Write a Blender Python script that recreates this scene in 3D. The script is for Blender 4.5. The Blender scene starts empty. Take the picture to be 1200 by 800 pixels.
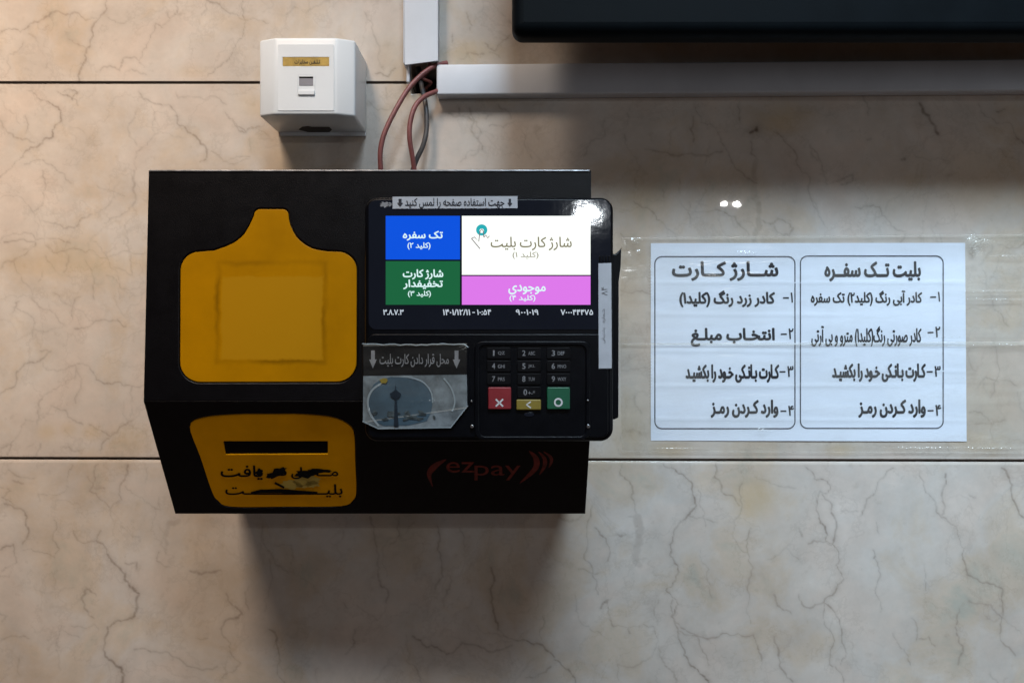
import bpy, bmesh, math, random, unicodedata
import numpy as np
from mathutils import Vector
from mathutils.geometry import delaunay_2d_cdt, interpolate_bezier

sc = bpy.context.scene
COL = sc.collection
S = 0.0006          # metres per photo pixel on the wall
D = 0.565           # camera to wall

# ------------------------------------------------------------------ camera
cam = bpy.data.cameras.new("Camera")
cam.sensor_width = 36.0
cam.lens = 36.0 * D / (1200 * S)
cam.clip_start = 0.01
cam.clip_end = 100
camo = bpy.data.objects.new("Camera", cam)
camo.location = (0, -D, 0)
camo.rotation_euler = (math.pi / 2, 0, 0)
COL.objects.link(camo)
sc.camera = camo
sc.view_settings.view_transform = 'Standard'
sc.view_settings.look = 'None'
sc.view_settings.exposure = 0.0
sc.view_settings.gamma = 1.0

# ------------------------------------------------------------------ room light
w = bpy.data.worlds.new("World")
sc.world = w
w.use_nodes = True
bg = w.node_tree.nodes['Background']
bg.inputs['Color'].default_value = (1.0, 0.68, 0.53, 1)
bg.inputs['Strength'].default_value = 0.062


def lamp(name, loc, target, power, color, sx, sy, shape='RECTANGLE'):
    l = bpy.data.lights.new(name, 'AREA')
    l.energy = power
    l.color = color
    l.shape = shape
    l.size = sx
    l.size_y = sy
    o = bpy.data.objects.new(name, l)
    o.location = loc
    d = Vector(target) - Vector(loc)
    o.rotation_euler = d.to_track_quat('-Z', 'Y').to_euler()
    COL.objects.link(o)
    return o


lamp('ceiling_lamp_cool', (0.26, -0.98, 1.12), (0.50, 0, -0.12), 4.9, (0.68, 0.85, 1.0), 0.55, 0.40).data.spread = math.radians(60)
lamp('ceiling_lamp_warm', (-0.38, -0.68, 0.88), (-0.46, 0, 0.16), 2.3, (1.0, 0.81, 0.65), 0.30, 0.30).data.spread = math.radians(62)
lamp('ceiling_spot', (0.1875, -1.7104, 0.4088), (0.0388, -0.1548, 0.0653), 1.0, (0.90, 0.96, 1.0), 0.042, 0.02)   # mirrored in the corner of the screen
lamp('added_fill_light', (2.7, -1.9, 0.0), (0.1, 0, 0.15), 8.0, (0.80, 0.91, 1.0), 0.6, 0.6)  # unseen fill light added to lift the shaded trunking
for k, px in enumerate((849.6, 862.4)):
    X, Z, s = (px - 600) * S, (400 - 240.2) * S, 3.2
    lamp('spot_lamp', (X * (1 + s), -D * s, Z * (1 + s)), (X, 0, Z), 0.15, (1, 0.97, 0.93), 0.016, 0.016, 'DISK')

# ------------------------------------------------------------------ helpers
class Plane:
    """a flat working plane standing in the scene; n points off the wall"""
    def __init__(self, p0, n):
        self.p0 = Vector(p0); self.n = Vector(n).normalized()
        self.U = (Vector((1, 0, 0)) - self.n * self.n.x).normalized()
        self.V = self.U.cross(-self.n).normalized()
        if self.V.z < 0: self.V = -self.V
    def uv(self, px, py, h=0.0):
        c = Vector((0, -D, 0)); d = Vector(((px - 600) * S, D, (400 - py) * S))
        p = self.p0 + self.n * h
        t = (p - c).dot(self.n) / d.dot(self.n)
        q = c + d * t - self.p0
        return q.dot(self.U), q.dot(self.V)
    def at(self, u, v, h=0.0):
        return self.p0 + self.U * u + self.V * v + self.n * h
    def px(self, px, py, h=0.0):
        return self.at(*self.uv(px, py, h), h)


def wp(px, py, d):
    k = (D - d) / D
    return Vector(((px - 600) * S * k, -d, (400 - py) * S * k))


WALL = Plane((0, 0, 0), (0, -1, 0))
def off(d): return Plane((0, -d, 0), (0, -1, 0))


def world_loc(o):
    v = Vector((0, 0, 0))
    while o is not None:
        v += o.location; o = o.parent
    return v


def tag(o, label=None, cat=None, group=None, kind=None):
    if label: o['label'] = label
    if cat: o['category'] = cat
    if group: o['group'] = group
    if kind: o['kind'] = kind
    return o


def empty(name, loc, label, cat, group=None):
    o = bpy.data.objects.new(name, None)
    o.location = loc
    o.empty_display_size = 0.02
    COL.objects.link(o)
    return tag(o, label, cat, group)


def link(name, me, mats, parent=None, smooth=None):
    """link a mesh whose vertices are in world space"""
    o = bpy.data.objects.new(name, me)
    if parent is not None:
        off_ = world_loc(parent)
        o.parent = parent
    else:
        n = len(me.vertices)
        a = np.empty(n * 3, 'f'); me.vertices.foreach_get('co', a); a = a.reshape(-1, 3)
        off_ = Vector(((a[:, 0].min() + a[:, 0].max()) / 2, a[:, 1].max(), a[:, 2].min()))
        o.location = off_
    me.transform(__import__('mathutils').Matrix.Translation(-off_))
    me.materials.clear()
    for m in (mats if isinstance(mats, (list, tuple)) else [mats]):
        me.materials.append(m)
    if smooth is not None:
        for p in me.polygons: p.use_smooth = True
        try: me.set_sharp_from_angle(angle=math.radians(smooth))
        except Exception: pass
    COL.objects.link(o)
    return o


def curve_mesh(loops, thick=0.0, bevel=0.0, res=2):
    """filled flat curve (holes allowed), local z from -thick to 0"""
    cu = bpy.data.curves.new('t', 'CURVE')
    cu.dimensions = '2D'; cu.fill_mode = 'BOTH' if thick > 0 else 'FRONT'
    cu.extrude = max(0.0, thick / 2 - bevel); cu.bevel_depth = bevel; cu.bevel_resolution = res
    cu.offset = -bevel
    for lp in loops:
        s = cu.splines.new('POLY'); s.points.add(len(lp) - 1)
        for p, (x, y) in zip(s.points, lp): p.co = (x, y, 0, 1)
        s.use_cyclic_u = True
    o = bpy.data.objects.new('t', cu); COL.objects.link(o)
    dg = bpy.context.evaluated_depsgraph_get(); dg.update()
    me = bpy.data.meshes.new_from_object(o.evaluated_get(dg))
    bpy.data.objects.remove(o); bpy.data.curves.remove(cu)
    for v in me.vertices: v.co.z -= thick / 2
    return me


def place(me, pl, h):
    for v in me.vertices: v.co = pl.at(v.co.x, v.co.y, h + v.co.z)
    return me


def plate(name, loops, pl, h, thick, bevel, mat, parent=None, smooth=40, res=2):
    """plate with outline given in photo pixels, standing on plane pl; its front face is h off pl"""
    lps = [[pl.uv(x, y, h) for x, y in lp] for lp in loops]
    lps2 = []
    for lp in lps:                           # curves want consistent winding not; keep order
        lps2.append(lp)
    return link(name, place(curve_mesh(lps2, thick, bevel, res), pl, h), mat, parent, smooth)


def rr(x0, y0, x1, y1, r, n=6):
    out = []
    for cx, cy, a0 in ((x1 - r, y0 + r, -90), (x1 - r, y1 - r, 0), (x0 + r, y1 - r, 90), (x0 + r, y0 + r, 180)):
        for k in range(n + 1):
            a = math.radians(a0 + 90 * k / n)
            out.append((cx + r * math.cos(a), cy + r * math.sin(a)))
    return out


def rect(x0, y0, x1, y1): return [(x0, y0), (x1, y0), (x1, y1), (x0, y1)]
def circ(cx, cy, r, n=20, ry=None):
    return [(cx + r * math.cos(2 * math.pi * k / n), cy + (ry or r) * math.sin(2 * math.pi * k / n)) for k in range(n)]


def smooth_loop(pts, n=5):
    out = []; N = len(pts)
    for i in range(N):
        p0, p1, p2, p3 = (np.array(pts[(i + k - 1) % N], float) for k in range(4))
        for k in range(n):
            t = k / n
            out.append(tuple(0.5 * ((2 * p1) + (-p0 + p2) * t + (2 * p0 - 5 * p1 + 4 * p2 - p3) * t * t + (-p0 + 3 * p1 - 3 * p2 + p3) * t ** 3)))
    return out


def spline(pts, n=8):
    out = []; N = len(pts)
    P = [np.array(p, float) for p in pts]
    for i in range(N - 1):
        p0, p1, p2, p3 = P[max(i - 1, 0)], P[i], P[i + 1], P[min(i + 2, N - 1)]
        for k in range(n):
            t = k / n
            out.append(0.5 * ((2 * p1) + (-p0 + p2) * t + (2 * p0 - 5 * p1 + 4 * p2 - p3) * t * t + (-p0 + 3 * p1 - 3 * p2 + p3) * t ** 3))
    out.append(P[-1])
    return out


def stroke(pts, wd):
    """ribbon polygon round a px polyline; wd one width or a list"""
    P = [np.array(p, float) for p in pts]; L, R = [], []
    for i, p in enumerate(P):
        t = P[min(i + 1, len(P) - 1)] - P[max(i - 1, 0)]
        t /= (np.linalg.norm(t) + 1e-9); nn = np.array((-t[1], t[0]))
        ww = (wd[i] if isinstance(wd, (list, tuple)) else wd) / 2
        L.append(tuple(p + nn * ww)); R.append(tuple(p - nn * ww))
    return L + R[::-1]


# ---- Persian lettering: joining forms from the Unicode tables, laid out in visual order
FORM = {}
for cp in list(range(0xFB50, 0xFC00)) + list(range(0xFE70, 0xFEFD)):
    d = unicodedata.decomposition(chr(cp)).split()
    if len(d) == 2 and d[0] in ('<isolated>', '<initial>', '<medial>', '<final>'):
        FORM[(int(d[1], 16), d[0][1:-1])] = chr(cp)


def shape(s):
    out = []
    j = [c == '\u0640' or (ord(c), 'initial') in FORM for c in s]
    f = [c == '\u0640' or (ord(c), 'final') in FORM for c in s]
    for i, c in enumerate(s):
        before = i > 0 and j[i - 1] and f[i]
        after = i + 1 < len(s) and j[i] and f[i + 1]
        k = {(0, 0): 'isolated', (0, 1): 'initial', (1, 1): 'medial', (1, 0): 'final'}[(int(before), int(after))]
        out.append(FORM.get((ord(c), k), c))
    toks, run = [], ''
    for c in out:
        if c.isdigit() or (run and c in '/:.'):
            run += c; continue
        if run: toks.append(run); run = ''
        toks.append({'(': ')', ')': '('}.get(c, c))
    if run: toks.append(run)
    return ''.join(reversed(toks))


GLYPHS = {}


def glyph(c):
    """flat triangles of one character, filled by winding number, and its advance"""
    if c in GLYPHS: return GLYPHS[c]
    def curve_of(t):
        cu = bpy.data.curves.new('t', 'FONT'); cu.body = t; cu.size = 1.0
        o = bpy.data.objects.new('t', cu); COL.objects.link(o)
        dg = bpy.context.evaluated_depsgraph_get(); dg.update()
        ev = o.evaluated_get(dg); k = ev.to_curve(dg)
        loops = []
        for sp in k.splines:
            P = sp.bezier_points; lp = []
            for a, b in zip(P, list(P[1:]) + [P[0]]):
                seg = interpolate_bezier(a.co, a.handle_right, b.handle_left, b.co, 5)
                lp += [(q.x, q.y) for q in seg[:-1]]
            out = []
            for q in lp:
                if not out or math.hypot(q[0] - out[-1][0], q[1] - out[-1][1]) > 1e-4: out.append(q)
            if len(out) > 2: loops.append(out)
        ev.to_curve_clear()
        bpy.data.objects.remove(o); bpy.data.curves.remove(cu)
        return loops
    if c == ' ':
        GLYPHS[c] = ([], [], 0.26); return GLYPHS[c]
    loops = curve_of(c)
    two = curve_of(c + 'l'); one = curve_of('l')
    adv = max(p[0] for l in two for p in l) - max(p[0] for l in one for p in l)
    vs, es = [], []
    for l in loops:
        b = len(vs); vs += [Vector(p) for p in l]; es += [(b + k, b + (k + 1) % len(l)) for k in range(len(l))]
    V, _, F, *_r = delaunay_2d_cdt(vs, es, [], 1, 1e-6)
    A = np.array([(v.x, v.y) for v in V]); tri = []
    segs = np.array([(l[k], l[(k + 1) % len(l)]) for l in loops for k in range(len(l))])
    for f in F:
        cx, cy = A[list(f)].mean(0)
        y0, y1 = segs[:, 0, 1], segs[:, 1, 1]
        up = (y0 <= cy) & (y1 > cy); dn = (y0 > cy) & (y1 <= cy); m = up | dn
        xx = segs[m, 0, 0] + (cy - y0[m]) / (y1[m] - y0[m]) * (segs[m, 1, 0] - segs[m, 0, 0])
        if (np.where(up[m], 1, -1) * (xx > cx)).sum() != 0: tri.append(tuple(f))
    GLYPHS[c] = (A, tri, adv)
    return GLYPHS[c]


def text_mesh(s):
    a, tri, x = [], [], 0.0
    for c in s:
        A, T_, adv = glyph(c)
        b = len(a)
        a += [(q[0] + x, q[1], 0) for q in A]; tri += [tuple(b + k for k in f) for f in T_]
        x += adv
    a = np.array(a); used = sorted({k for f in tri for k in f}); mp = {k: i for i, k in enumerate(used)}
    return a[used], [tuple(mp[k] for k in f) for f in tri]


class Ink:
    """collects flat marks (px space) into one mesh on a plane"""
    def __init__(self): self.v = []; self.f = []; self.up = {}
    def text(self, s, box, bold=0.0, fa=True, slant=0.0, rot=None):
        a, tri = text_mesh(shape(s) if fa else s)
        x0, y0, x1, y1 = box
        mn, mx = a.min(0), a.max(0)
        u = (a[:, 0] - mn[0]) / max(mx[0] - mn[0], 1e-6); v = (a[:, 1] - mn[1]) / max(mx[1] - mn[1], 1e-6)
        if rot == 90: u, v = 1 - v, u
        # heavier weights: the glyphs laid down again a hair to each side, a few microns apart
        r = bold * (y1 - y0)
        x0 += r; x1 -= r; y0 += r; y1 -= r
        for k, (dx, dy) in enumerate([(0, 0)] + ([(r * math.cos(q * math.pi / 4), r * math.sin(q * math.pi / 4)) for q in range(8)] if r > 0 else [])):
            b = len(self.v)
            for i in range(len(a)):
                self.up[len(self.v)] = k * 4e-6
                self.v.append((x0 + (x1 - x0) * u[i] + slant * v[i] + dx, y1 - (y1 - y0) * v[i] + dy))
            self.f += [tuple(b + j for j in t) for t in tri]
        return self
    def loops(self, *lps):
        me = curve_mesh([[(x, -y) for x, y in lp] for lp in lps])
        b = len(self.v)
        self.v += [(v.co.x, -v.co.y) for v in me.vertices]
        self.f += [tuple(b + k for k in p.vertices) for p in me.polygons]
        bpy.data.meshes.remove(me)
        return self
    def build(self, name, pl, h, mat, parent, disp=None):
        me = bpy.data.meshes.new(name)
        vs = []
        for k, (x, y) in enumerate(self.v):
            vs.append(pl.px(x, y, h + self.up.get(k, 0.0) + (disp(x, y) if disp else 0)))
        fs = []
        for f in self.f:                    # face the camera
            p = [self.v[k] for k in f]
            ar = sum(p[i][0] * p[(i + 1) % len(p)][1] - p[(i + 1) % len(p)][0] * p[i][1] for i in range(len(p)))
            fs.append(f if ar < 0 else f[::-1])
        me.from_pydata(vs, [], fs)
        return link(name, me, mat, parent)


def tube(name, pts, r, mat, parent=None, n=10, taper=None):
    P = [Vector(p) for p in pts]
    bm = bmesh.new(); rings = []
    up = Vector((0.3, -1, 0.2)).normalized()
    for i, p in enumerate(P):
        t = (P[min(i + 1, len(P) - 1)] - P[max(i - 1, 0)]).normalized()
        a = t.cross(up).normalized(); b = t.cross(a).normalized()
        rings.append([bm.verts.new(p + (a * math.cos(2 * math.pi * k / n) + b * math.sin(2 * math.pi * k / n)) * r) for k in range(n)])
    for q in range(len(rings) - 1):
        for k in range(n):
            bm.faces.new((rings[q][k], rings[q][(k + 1) % n], rings[q + 1][(k + 1) % n], rings[q + 1][k]))
    bm.faces.new(rings[0]); bm.faces.new(rings[-1])
    bmesh.ops.recalc_face_normals(bm, faces=bm.faces)
    me = bpy.data.meshes.new(name); bm.to_mesh(me); bm.free()
    return link(name, me, mat, parent, 60)


def prism(name, prof, axis, a0, a1, bevel, mat, parent=None, segs=2):
    """extrude a closed profile; axis 'x': prof=(depth,z) pairs, 'z': prof=(x,depth) pairs; depth is measured off the wall"""
    bm = bmesh.new()
    def P(q, t): return (t, -q[0], q[1]) if axis == 'x' else (q[0], -q[1], t)
    A = [bm.verts.new(P(q, a0)) for q in prof]; B = [bm.verts.new(P(q, a1)) for q in prof]
    bm.faces.new(A); bm.faces.new(B[::-1])
    for i in range(len(prof)):
        j = (i + 1) % len(prof); bm.faces.new((A[i], B[i], B[j], A[j]))
    bmesh.ops.recalc_face_normals(bm, faces=bm.faces)
    if bevel: bmesh.ops.bevel(bm, geom=bm.edges[:], offset=bevel, segments=segs, profile=0.5, affect='EDGES', clamp_overlap=True)
    me = bpy.data.meshes.new(name); bm.to_mesh(me); bm.free()
    return link(name, me, mat, parent, 35)


def sheet(name, quad, nx, ny, disp, mat, parent=None, pl=WALL, crease_glint=None):
    (ax, ay), (bx, by), (cx, cy), (dx, dy) = quad
    vs, fs = [], []
    for j in range(ny + 1):
        s = j / ny
        for i in range(nx + 1):
            t = i / nx
            x = (ax * (1 - t) + bx * t) * (1 - s) + (dx * (1 - t) + cx * t) * s
            y = (ay * (1 - t) + by * t) * (1 - s) + (dy * (1 - t) + cy * t) * s
            h = disp(x, y); vs.append(tuple(pl.px(x, y, h)))
    for j in range(ny):
        for i in range(nx):
            a = j * (nx + 1) + i; fs.append((a, a + nx + 1, a + nx + 2, a + 1))
    me = bpy.data.meshes.new(name); me.from_pydata(vs, [], fs)
    if crease_glint:                                # white painted on film folds and cut edges as their glint
        at = me.attributes.new('crease_glint', 'FLOAT', 'POINT'); k = 0
        for j in range(ny + 1):
            s = j / ny
            for i in range(nx + 1):
                t = i / nx
                at.data[k].value = crease_glint((ax * (1 - t) + bx * t) * (1 - s) + (dx * (1 - t) + cx * t) * s, (ay * (1 - t) + by * t) * (1 - s) + (dy * (1 - t) + cy * t) * s, t, s); k += 1
    return link(name, me, mat, parent, 180)


def tape_crease_glint(seed, ridges):
    r = random.Random(seed); ph = [r.uniform(0, 6) for _ in range(3)]
    def f(x, y, t, s):
        v = max(0.0, 1 - min(s, 1 - s) / .02) * .30
        for x0, y0, rx, ry, a in ridges:
            q = ((x - x0) / (rx * 1.1)) ** 2 + ((y - y0) / ry) ** 2
            if q < 5: v += 320 * a * math.exp(-q * 1.3) * max(0, math.sin(x * .7 + y * 1.7 + ph[0]))
        return min(.8, v)
    return f


def tape_disp(seed, ridges):
    r = random.Random(seed); ph = [r.uniform(0, 6) for _ in range(4)]
    def f(x, y):
        inside = 762 <= x <= 1133 and 284 <= y <= 517
        h = .0018 + .00025 * math.sin(x * .045 + ph[0]) * math.sin(y * .06 + ph[1]) + .0001 * math.sin(x * .02 + y * .4 + ph[2])
        for x0, y0, rx, ry, a in ridges:
            q = ((x - x0) / rx) ** 2 + ((y - y0) / ry) ** 2
            if q < 6: h += a * math.exp(-q) * (1 + .7 * math.sin(x * 1.3 + y * .9))
        return h
    return f


# ------------------------------------------------------------------ materials
def nodes_of(name):
    m = bpy.data.materials.new(name); m.use_nodes = True
    nt = m.node_tree; return m, nt, nt.nodes['Principled BSDF']


def N(nt, t, **kw):
    n = nt.nodes.new(t)
    for k, v in kw.items():
        if k in n.inputs: n.inputs[k].default_value = v
        else: setattr(n, k, v)
    return n


def rough_mat(name, col, rough=0.5, var=0.12, nscale=60, bump=0.0, bscale=400, metal=0.0, coat=0.0, emit=None, estr=1.0, spec=0.5, dirt=None):
    """principled with mottled colour, uneven gloss and a fine bump"""
    m, nt, p = nodes_of(name)
    tc = N(nt, 'ShaderNodeTexCoord')
    no = N(nt, 'ShaderNodeTexNoise', Scale=nscale, Detail=5.0, Roughness=0.6)
    nt.links.new(tc.outputs['Object'], no.inputs['Vector'])
    ra = N(nt, 'ShaderNodeValToRGB')
    ra.color_ramp.elements[0].position = 0.3; ra.color_ramp.elements[1].position = 0.72
    ra.color_ramp.elements[0].color = tuple(c * (1 - var) for c in col) + (1,)
    ra.color_ramp.elements[1].color = tuple(min(1, c * (1 + var)) for c in col) + (1,)
    nt.links.new(no.outputs['Fac'], ra.inputs['Fac'])
    nt.links.new(ra.outputs['Color'], p.inputs['Base Color'])
    mr = N(nt, 'ShaderNodeMapRange'); mr.inputs['To Min'].default_value = max(0.02, rough * 0.8); mr.inputs['To Max'].default_value = min(1, rough * 1.25)
    nt.links.new(no.outputs['Fac'], mr.inputs['Value']); nt.links.new(mr.outputs['Result'], p.inputs['Roughness'])
    p.inputs['Metallic'].default_value = metal
    p.inputs['Coat Weight'].default_value = coat
    p.inputs['Specular IOR Level'].default_value = spec
    if bump:
        n2 = N(nt, 'ShaderNodeTexNoise', Scale=bscale, Detail=3.0)
        nt.links.new(tc.outputs['Object'], n2.inputs['Vector'])
        b = N(nt, 'ShaderNodeBump', Strength=bump, Distance=0.0006)
        nt.links.new(n2.outputs['Fac'], b.inputs['Height']); nt.links.new(b.outputs['Normal'], p.inputs['Normal'])
    if emit:
        p.inputs['Emission Color'].default_value = tuple(emit) + (1,); p.inputs['Emission Strength'].default_value = estr
    return m


def marble():
    m, nt, p = nodes_of('marble')
    tc = N(nt, 'ShaderNodeTexCoord')
    L = nt.links.new
    big = N(nt, 'ShaderNodeTexNoise', Scale=7.0, Detail=6.0, Roughness=0.6, Distortion=0.3); L(tc.outputs['Object'], big.inputs['Vector'])
    r1 = N(nt, 'ShaderNodeValToRGB'); e = r1.color_ramp.elements
    e[0].position = 0.30; e[0].color = (0.49, 0.43, 0.375, 1)
    e[1].position = 0.70; e[1].color = (0.62, 0.585, 0.545, 1)
    x = e.new(0.5); x.color = (0.565, 0.51, 0.455, 1)
    L(big.outputs['Fac'], r1.inputs['Fac'])
    fine = N(nt, 'ShaderNodeTexNoise', Scale=38.0, Detail=8.0, Roughness=0.7, Distortion=0.2); L(tc.outputs['Object'], fine.inputs['Vector'])
    mr = N(nt, 'ShaderNodeMapRange'); mr.inputs['From Min'].default_value = 0.3; mr.inputs['From Max'].default_value = 0.7
    mr.inputs['To Min'].default_value = 0.88; mr.inputs['To Max'].default_value = 1.08; L(fine.outputs['Fac'], mr.inputs['Value'])
    mu = N(nt, 'ShaderNodeVectorMath', operation='SCALE'); L(r1.outputs['Color'], mu.inputs[0]); L(mr.outputs['Result'], mu.inputs['Scale'])
    # warm, ochre and greenish clouds drifting through the stone
    cl = N(nt, 'ShaderNodeTexNoise', Scale=15.0, Detail=6.0, Roughness=0.62, Distortion=0.4); L(tc.outputs['Object'], cl.inputs['Vector'])
    cr = N(nt, 'ShaderNodeValToRGB'); ce = cr.color_ramp.elements; ce[0].position = 0.28; ce[0].color = (0.80, 0.84, 0.80, 1); ce[1].position = 0.74; ce[1].color = (1.04, 1.0, 0.98, 1)
    for pos, c_ in ((0.40, (0.98, 0.92, 0.84, 1)), (0.5, (1.0, 1.0, 1.0, 1)), (0.62, (1.03, 0.985, 0.96, 1))): cx_ = ce.new(pos); cx_.color = c_
    L(cl.outputs['Fac'], cr.inputs['Fac'])
    mc_ = N(nt, 'ShaderNodeVectorMath', operation='MULTIPLY'); L(mu.outputs[0], mc_.inputs[0]); L(cr.outputs['Color'], mc_.inputs[1]); mu = mc_
    # faint hairline crazing
    hn = N(nt, 'ShaderNodeTexNoise', Scale=13.0, Detail=9.0, Roughness=0.66, Distortion=0.25); L(tc.outputs['Object'], hn.inputs['Vector'])
    hs = N(nt, 'ShaderNodeMath', operation='SUBTRACT'); L(hn.outputs['Fac'], hs.inputs[0]); hs.inputs[1].default_value = 0.5
    ha = N(nt, 'ShaderNodeMath', operation='ABSOLUTE'); L(hs.outputs[0], ha.inputs[0])
    hm = N(nt, 'ShaderNodeMapRange'); hm.inputs['From Min'].default_value = 0.0; hm.inputs['From Max'].default_value = 0.014
    hm.inputs['To Min'].default_value = 0.13; hm.inputs['To Max'].default_value = 0.0; L(ha.outputs[0], hm.inputs['Value'])
    m0 = N(nt, 'ShaderNodeMix', data_type='RGBA'); L(hm.outputs['Result'], m0.inputs['Factor']); L(mu.outputs[0], m0.inputs[6]); m0.inputs[7].default_value = (0.2, 0.15, 0.11, 1)
    # small brown flecks
    fk = N(nt, 'ShaderNodeTexNoise', Scale=85.0, Detail=4.0, Roughness=0.6); L(tc.outputs['Object'], fk.inputs['Vector'])
    fr_ = N(nt, 'ShaderNodeMapRange'); fr_.inputs['From Min'].default_value = 0.60; fr_.inputs['From Max'].default_value = 0.74; fr_.inputs['To Max'].default_value = 0.22; L(fk.outputs['Fac'], fr_.inputs['Value'])
    m0f = N(nt, 'ShaderNodeMix', data_type='RGBA'); L(fr_.outputs['Result'], m0f.inputs['Factor']); L(m0.outputs[2], m0f.inputs[6]); m0f.inputs[7].default_value = (0.25, 0.19, 0.13, 1); m0 = m0f
    at = N(nt, 'ShaderNodeAttribute', attribute_name='stain_glow'); m1 = N(nt, 'ShaderNodeMix', data_type='RGBA')
    L(at.outputs['Fac'], m1.inputs['Factor']); L(m0.outputs[2], m1.inputs[6]); m1.inputs[7].default_value = (0.50, 0.34, 0.13, 1)
    av = N(nt, 'ShaderNodeAttribute', attribute_name='vein'); m2 = N(nt, 'ShaderNodeMix', data_type='RGBA')
    L(av.outputs['Fac'], m2.inputs['Factor']); L(m1.outputs[2], m2.inputs[6]); m2.inputs[7].default_value = (0.15, 0.112, 0.085, 1)
    ag = N(nt, 'ShaderNodeAttribute', attribute_name='grout'); m3 = N(nt, 'ShaderNodeMix', data_type='RGBA')
    L(ag.outputs['Fac'], m3.inputs['Factor']); L(m2.outputs[2], m3.inputs[6]); m3.inputs[7].default_value = (0.065, 0.047, 0.037, 1)
    L(m3.outputs[2], p.inputs['Base Color'])
    p.inputs['Roughness'].default_value = 0.09
    rr_ = N(nt, 'ShaderNodeMapRange'); rr_.inputs['To Min'].default_value = 0.012; rr_.inputs['To Max'].default_value = 0.028
    L(fine.outputs['Fac'], rr_.inputs['Value'])
    rg = N(nt, 'ShaderNodeMath', operation='ADD'); L(rr_.outputs['Result'], rg.inputs[0]); L(ag.outputs['Fac'], rg.inputs[1]); L(rg.outputs[0], p.inputs['Roughness'])
    b = N(nt, 'ShaderNodeBump', Strength=0.25, Distance=0.0004); bn = N(nt, 'ShaderNodeTexNoise', Scale=25.0, Detail=2.0)
    L(tc.outputs['Object'], bn.inputs['Vector']); L(bn.outputs['Fac'], b.inputs['Height']); L(b.outputs['Normal'], p.inputs['Normal'])
    return m


def film_mat(name='clear_film', haze=0.13):
    m = bpy.data.materials.new(name); m.use_nodes = True; nt = m.node_tree; nt.nodes.clear(); L = nt.links.new
    out = N(nt, 'ShaderNodeOutputMaterial'); tr = N(nt, 'ShaderNodeBsdfTransparent'); tr.inputs['Color'].default_value = (0.97, 0.965, 0.95, 1)
    gl = N(nt, 'ShaderNodeBsdfGlossy', Roughness=0.10); df = N(nt, 'ShaderNodeBsdfDiffuse'); df.inputs['Color'].default_value = (0.8, 0.78, 0.7, 1)
    tc = N(nt, 'ShaderNodeTexCoord'); mp = N(nt, 'ShaderNodeMapping'); mp.inputs['Scale'].default_value = (14, 14, 70); L(tc.outputs['Object'], mp.inputs['Vector'])
    no = N(nt, 'ShaderNodeTexNoise', Scale=1.0, Detail=4.0, Distortion=1.0); L(mp.outputs['Vector'], no.inputs['Vector'])
    b = N(nt, 'ShaderNodeBump', Strength=0.5, Distance=0.002); L(no.outputs['Fac'], b.inputs['Height']); L(b.outputs['Normal'], gl.inputs['Normal'])
    fr = N(nt, 'ShaderNodeFresnel'); ge = N(nt, 'ShaderNodeNewGeometry')     # a sheet: same gloss from either face
    im = N(nt, 'ShaderNodeMapRange'); im.inputs['To Min'].default_value = 1.4; im.inputs['To Max'].default_value = 1 / 1.4
    L(ge.outputs['Backfacing'], im.inputs['Value']); L(im.outputs['Result'], fr.inputs['IOR'])
    m1 = N(nt, 'ShaderNodeMixShader'); m1.inputs[0].default_value = 0.035; fm = N(nt, 'ShaderNodeMapRange'); fm.inputs['From Min'].default_value = 0.4; fm.inputs['From Max'].default_value = 0.75; fm.inputs['To Min'].default_value = 0.01; fm.inputs['To Max'].default_value = haze; L(no.outputs['Fac'], fm.inputs['Value']); fa = N(nt, 'ShaderNodeAttribute', attribute_name='crease_glint'); fx = N(nt, 'ShaderNodeMath', operation='MAXIMUM'); L(fm.outputs['Result'], fx.inputs[0]); L(fa.outputs['Fac'], fx.inputs[1]); L(fx.outputs[0], m1.inputs[0]); L(tr.outputs[0], m1.inputs[1]); L(df.outputs[0], m1.inputs[2])
    m2 = N(nt, 'ShaderNodeMixShader'); L(fr.outputs[0], m2.inputs[0]); L(m1.outputs[0], m2.inputs[1]); L(gl.outputs[0], m2.inputs[2])
    L(m2.outputs[0], out.inputs['Surface'])
    return m


M = {}
M['marble'] = marble()
M['film'] = film_mat()
M['pouch'] = film_mat('clear_pouch_film', 0.03)
M['black_paint'] = rough_mat('black_powder_coat', (0.0016, 0.0016, 0.0026), 0.33, 0.2, 90, 0.22, 2200, spec=0.22)
M['black_inner'] = rough_mat('black_steel', (0.004, 0.004, 0.005), 0.6, spec=0.1)
M['black_plastic'] = rough_mat('black_plastic', (0.002, 0.0025, 0.004), 0.3, 0.2, 120, 0.15, 2500, spec=0.13)
M['black_matt'] = rough_mat('black_matt_plastic', (0.003, 0.003, 0.004), 0.5, 0.2, 120, 0.2, 2500, spec=0.12)
M['white_plastic'] = rough_mat('white_plastic', (0.72, 0.76, 0.79), 0.35, 0.03, 30, 0.05, 600)
M['trunking'] = rough_mat('white_pvc_trunking', (0.64, 0.68, 0.74), 0.4, 0.07, 26, 0.1, 200)
M['paper'] = rough_mat('white_paper', (0.76, 0.83, 0.95), 0.75, 0.04, 25, 0.1, 700)
M['ink'] = rough_mat('black_ink', (0.012, 0.013, 0.022), 0.7, 0.3, 300)
M['black_print'] = rough_mat('black_print', (0.004, 0.0035, 0.004), 0.6, 0.3, 300, spec=0.1)
M['ink_line'] = rough_mat('grey_ink', (0.06, 0.065, 0.09), 0.7, 0.3, 300)
M['panel'] = rough_mat('slate_black_plastic', (0.0022, 0.004, 0.0055), 0.5, 0.15, 40, 0.1, 900, spec=0.06)
M['red_wire'] = rough_mat('dull_red_insulation', (0.20, 0.065, 0.06), 0.45, 0.25, 150)
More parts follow.
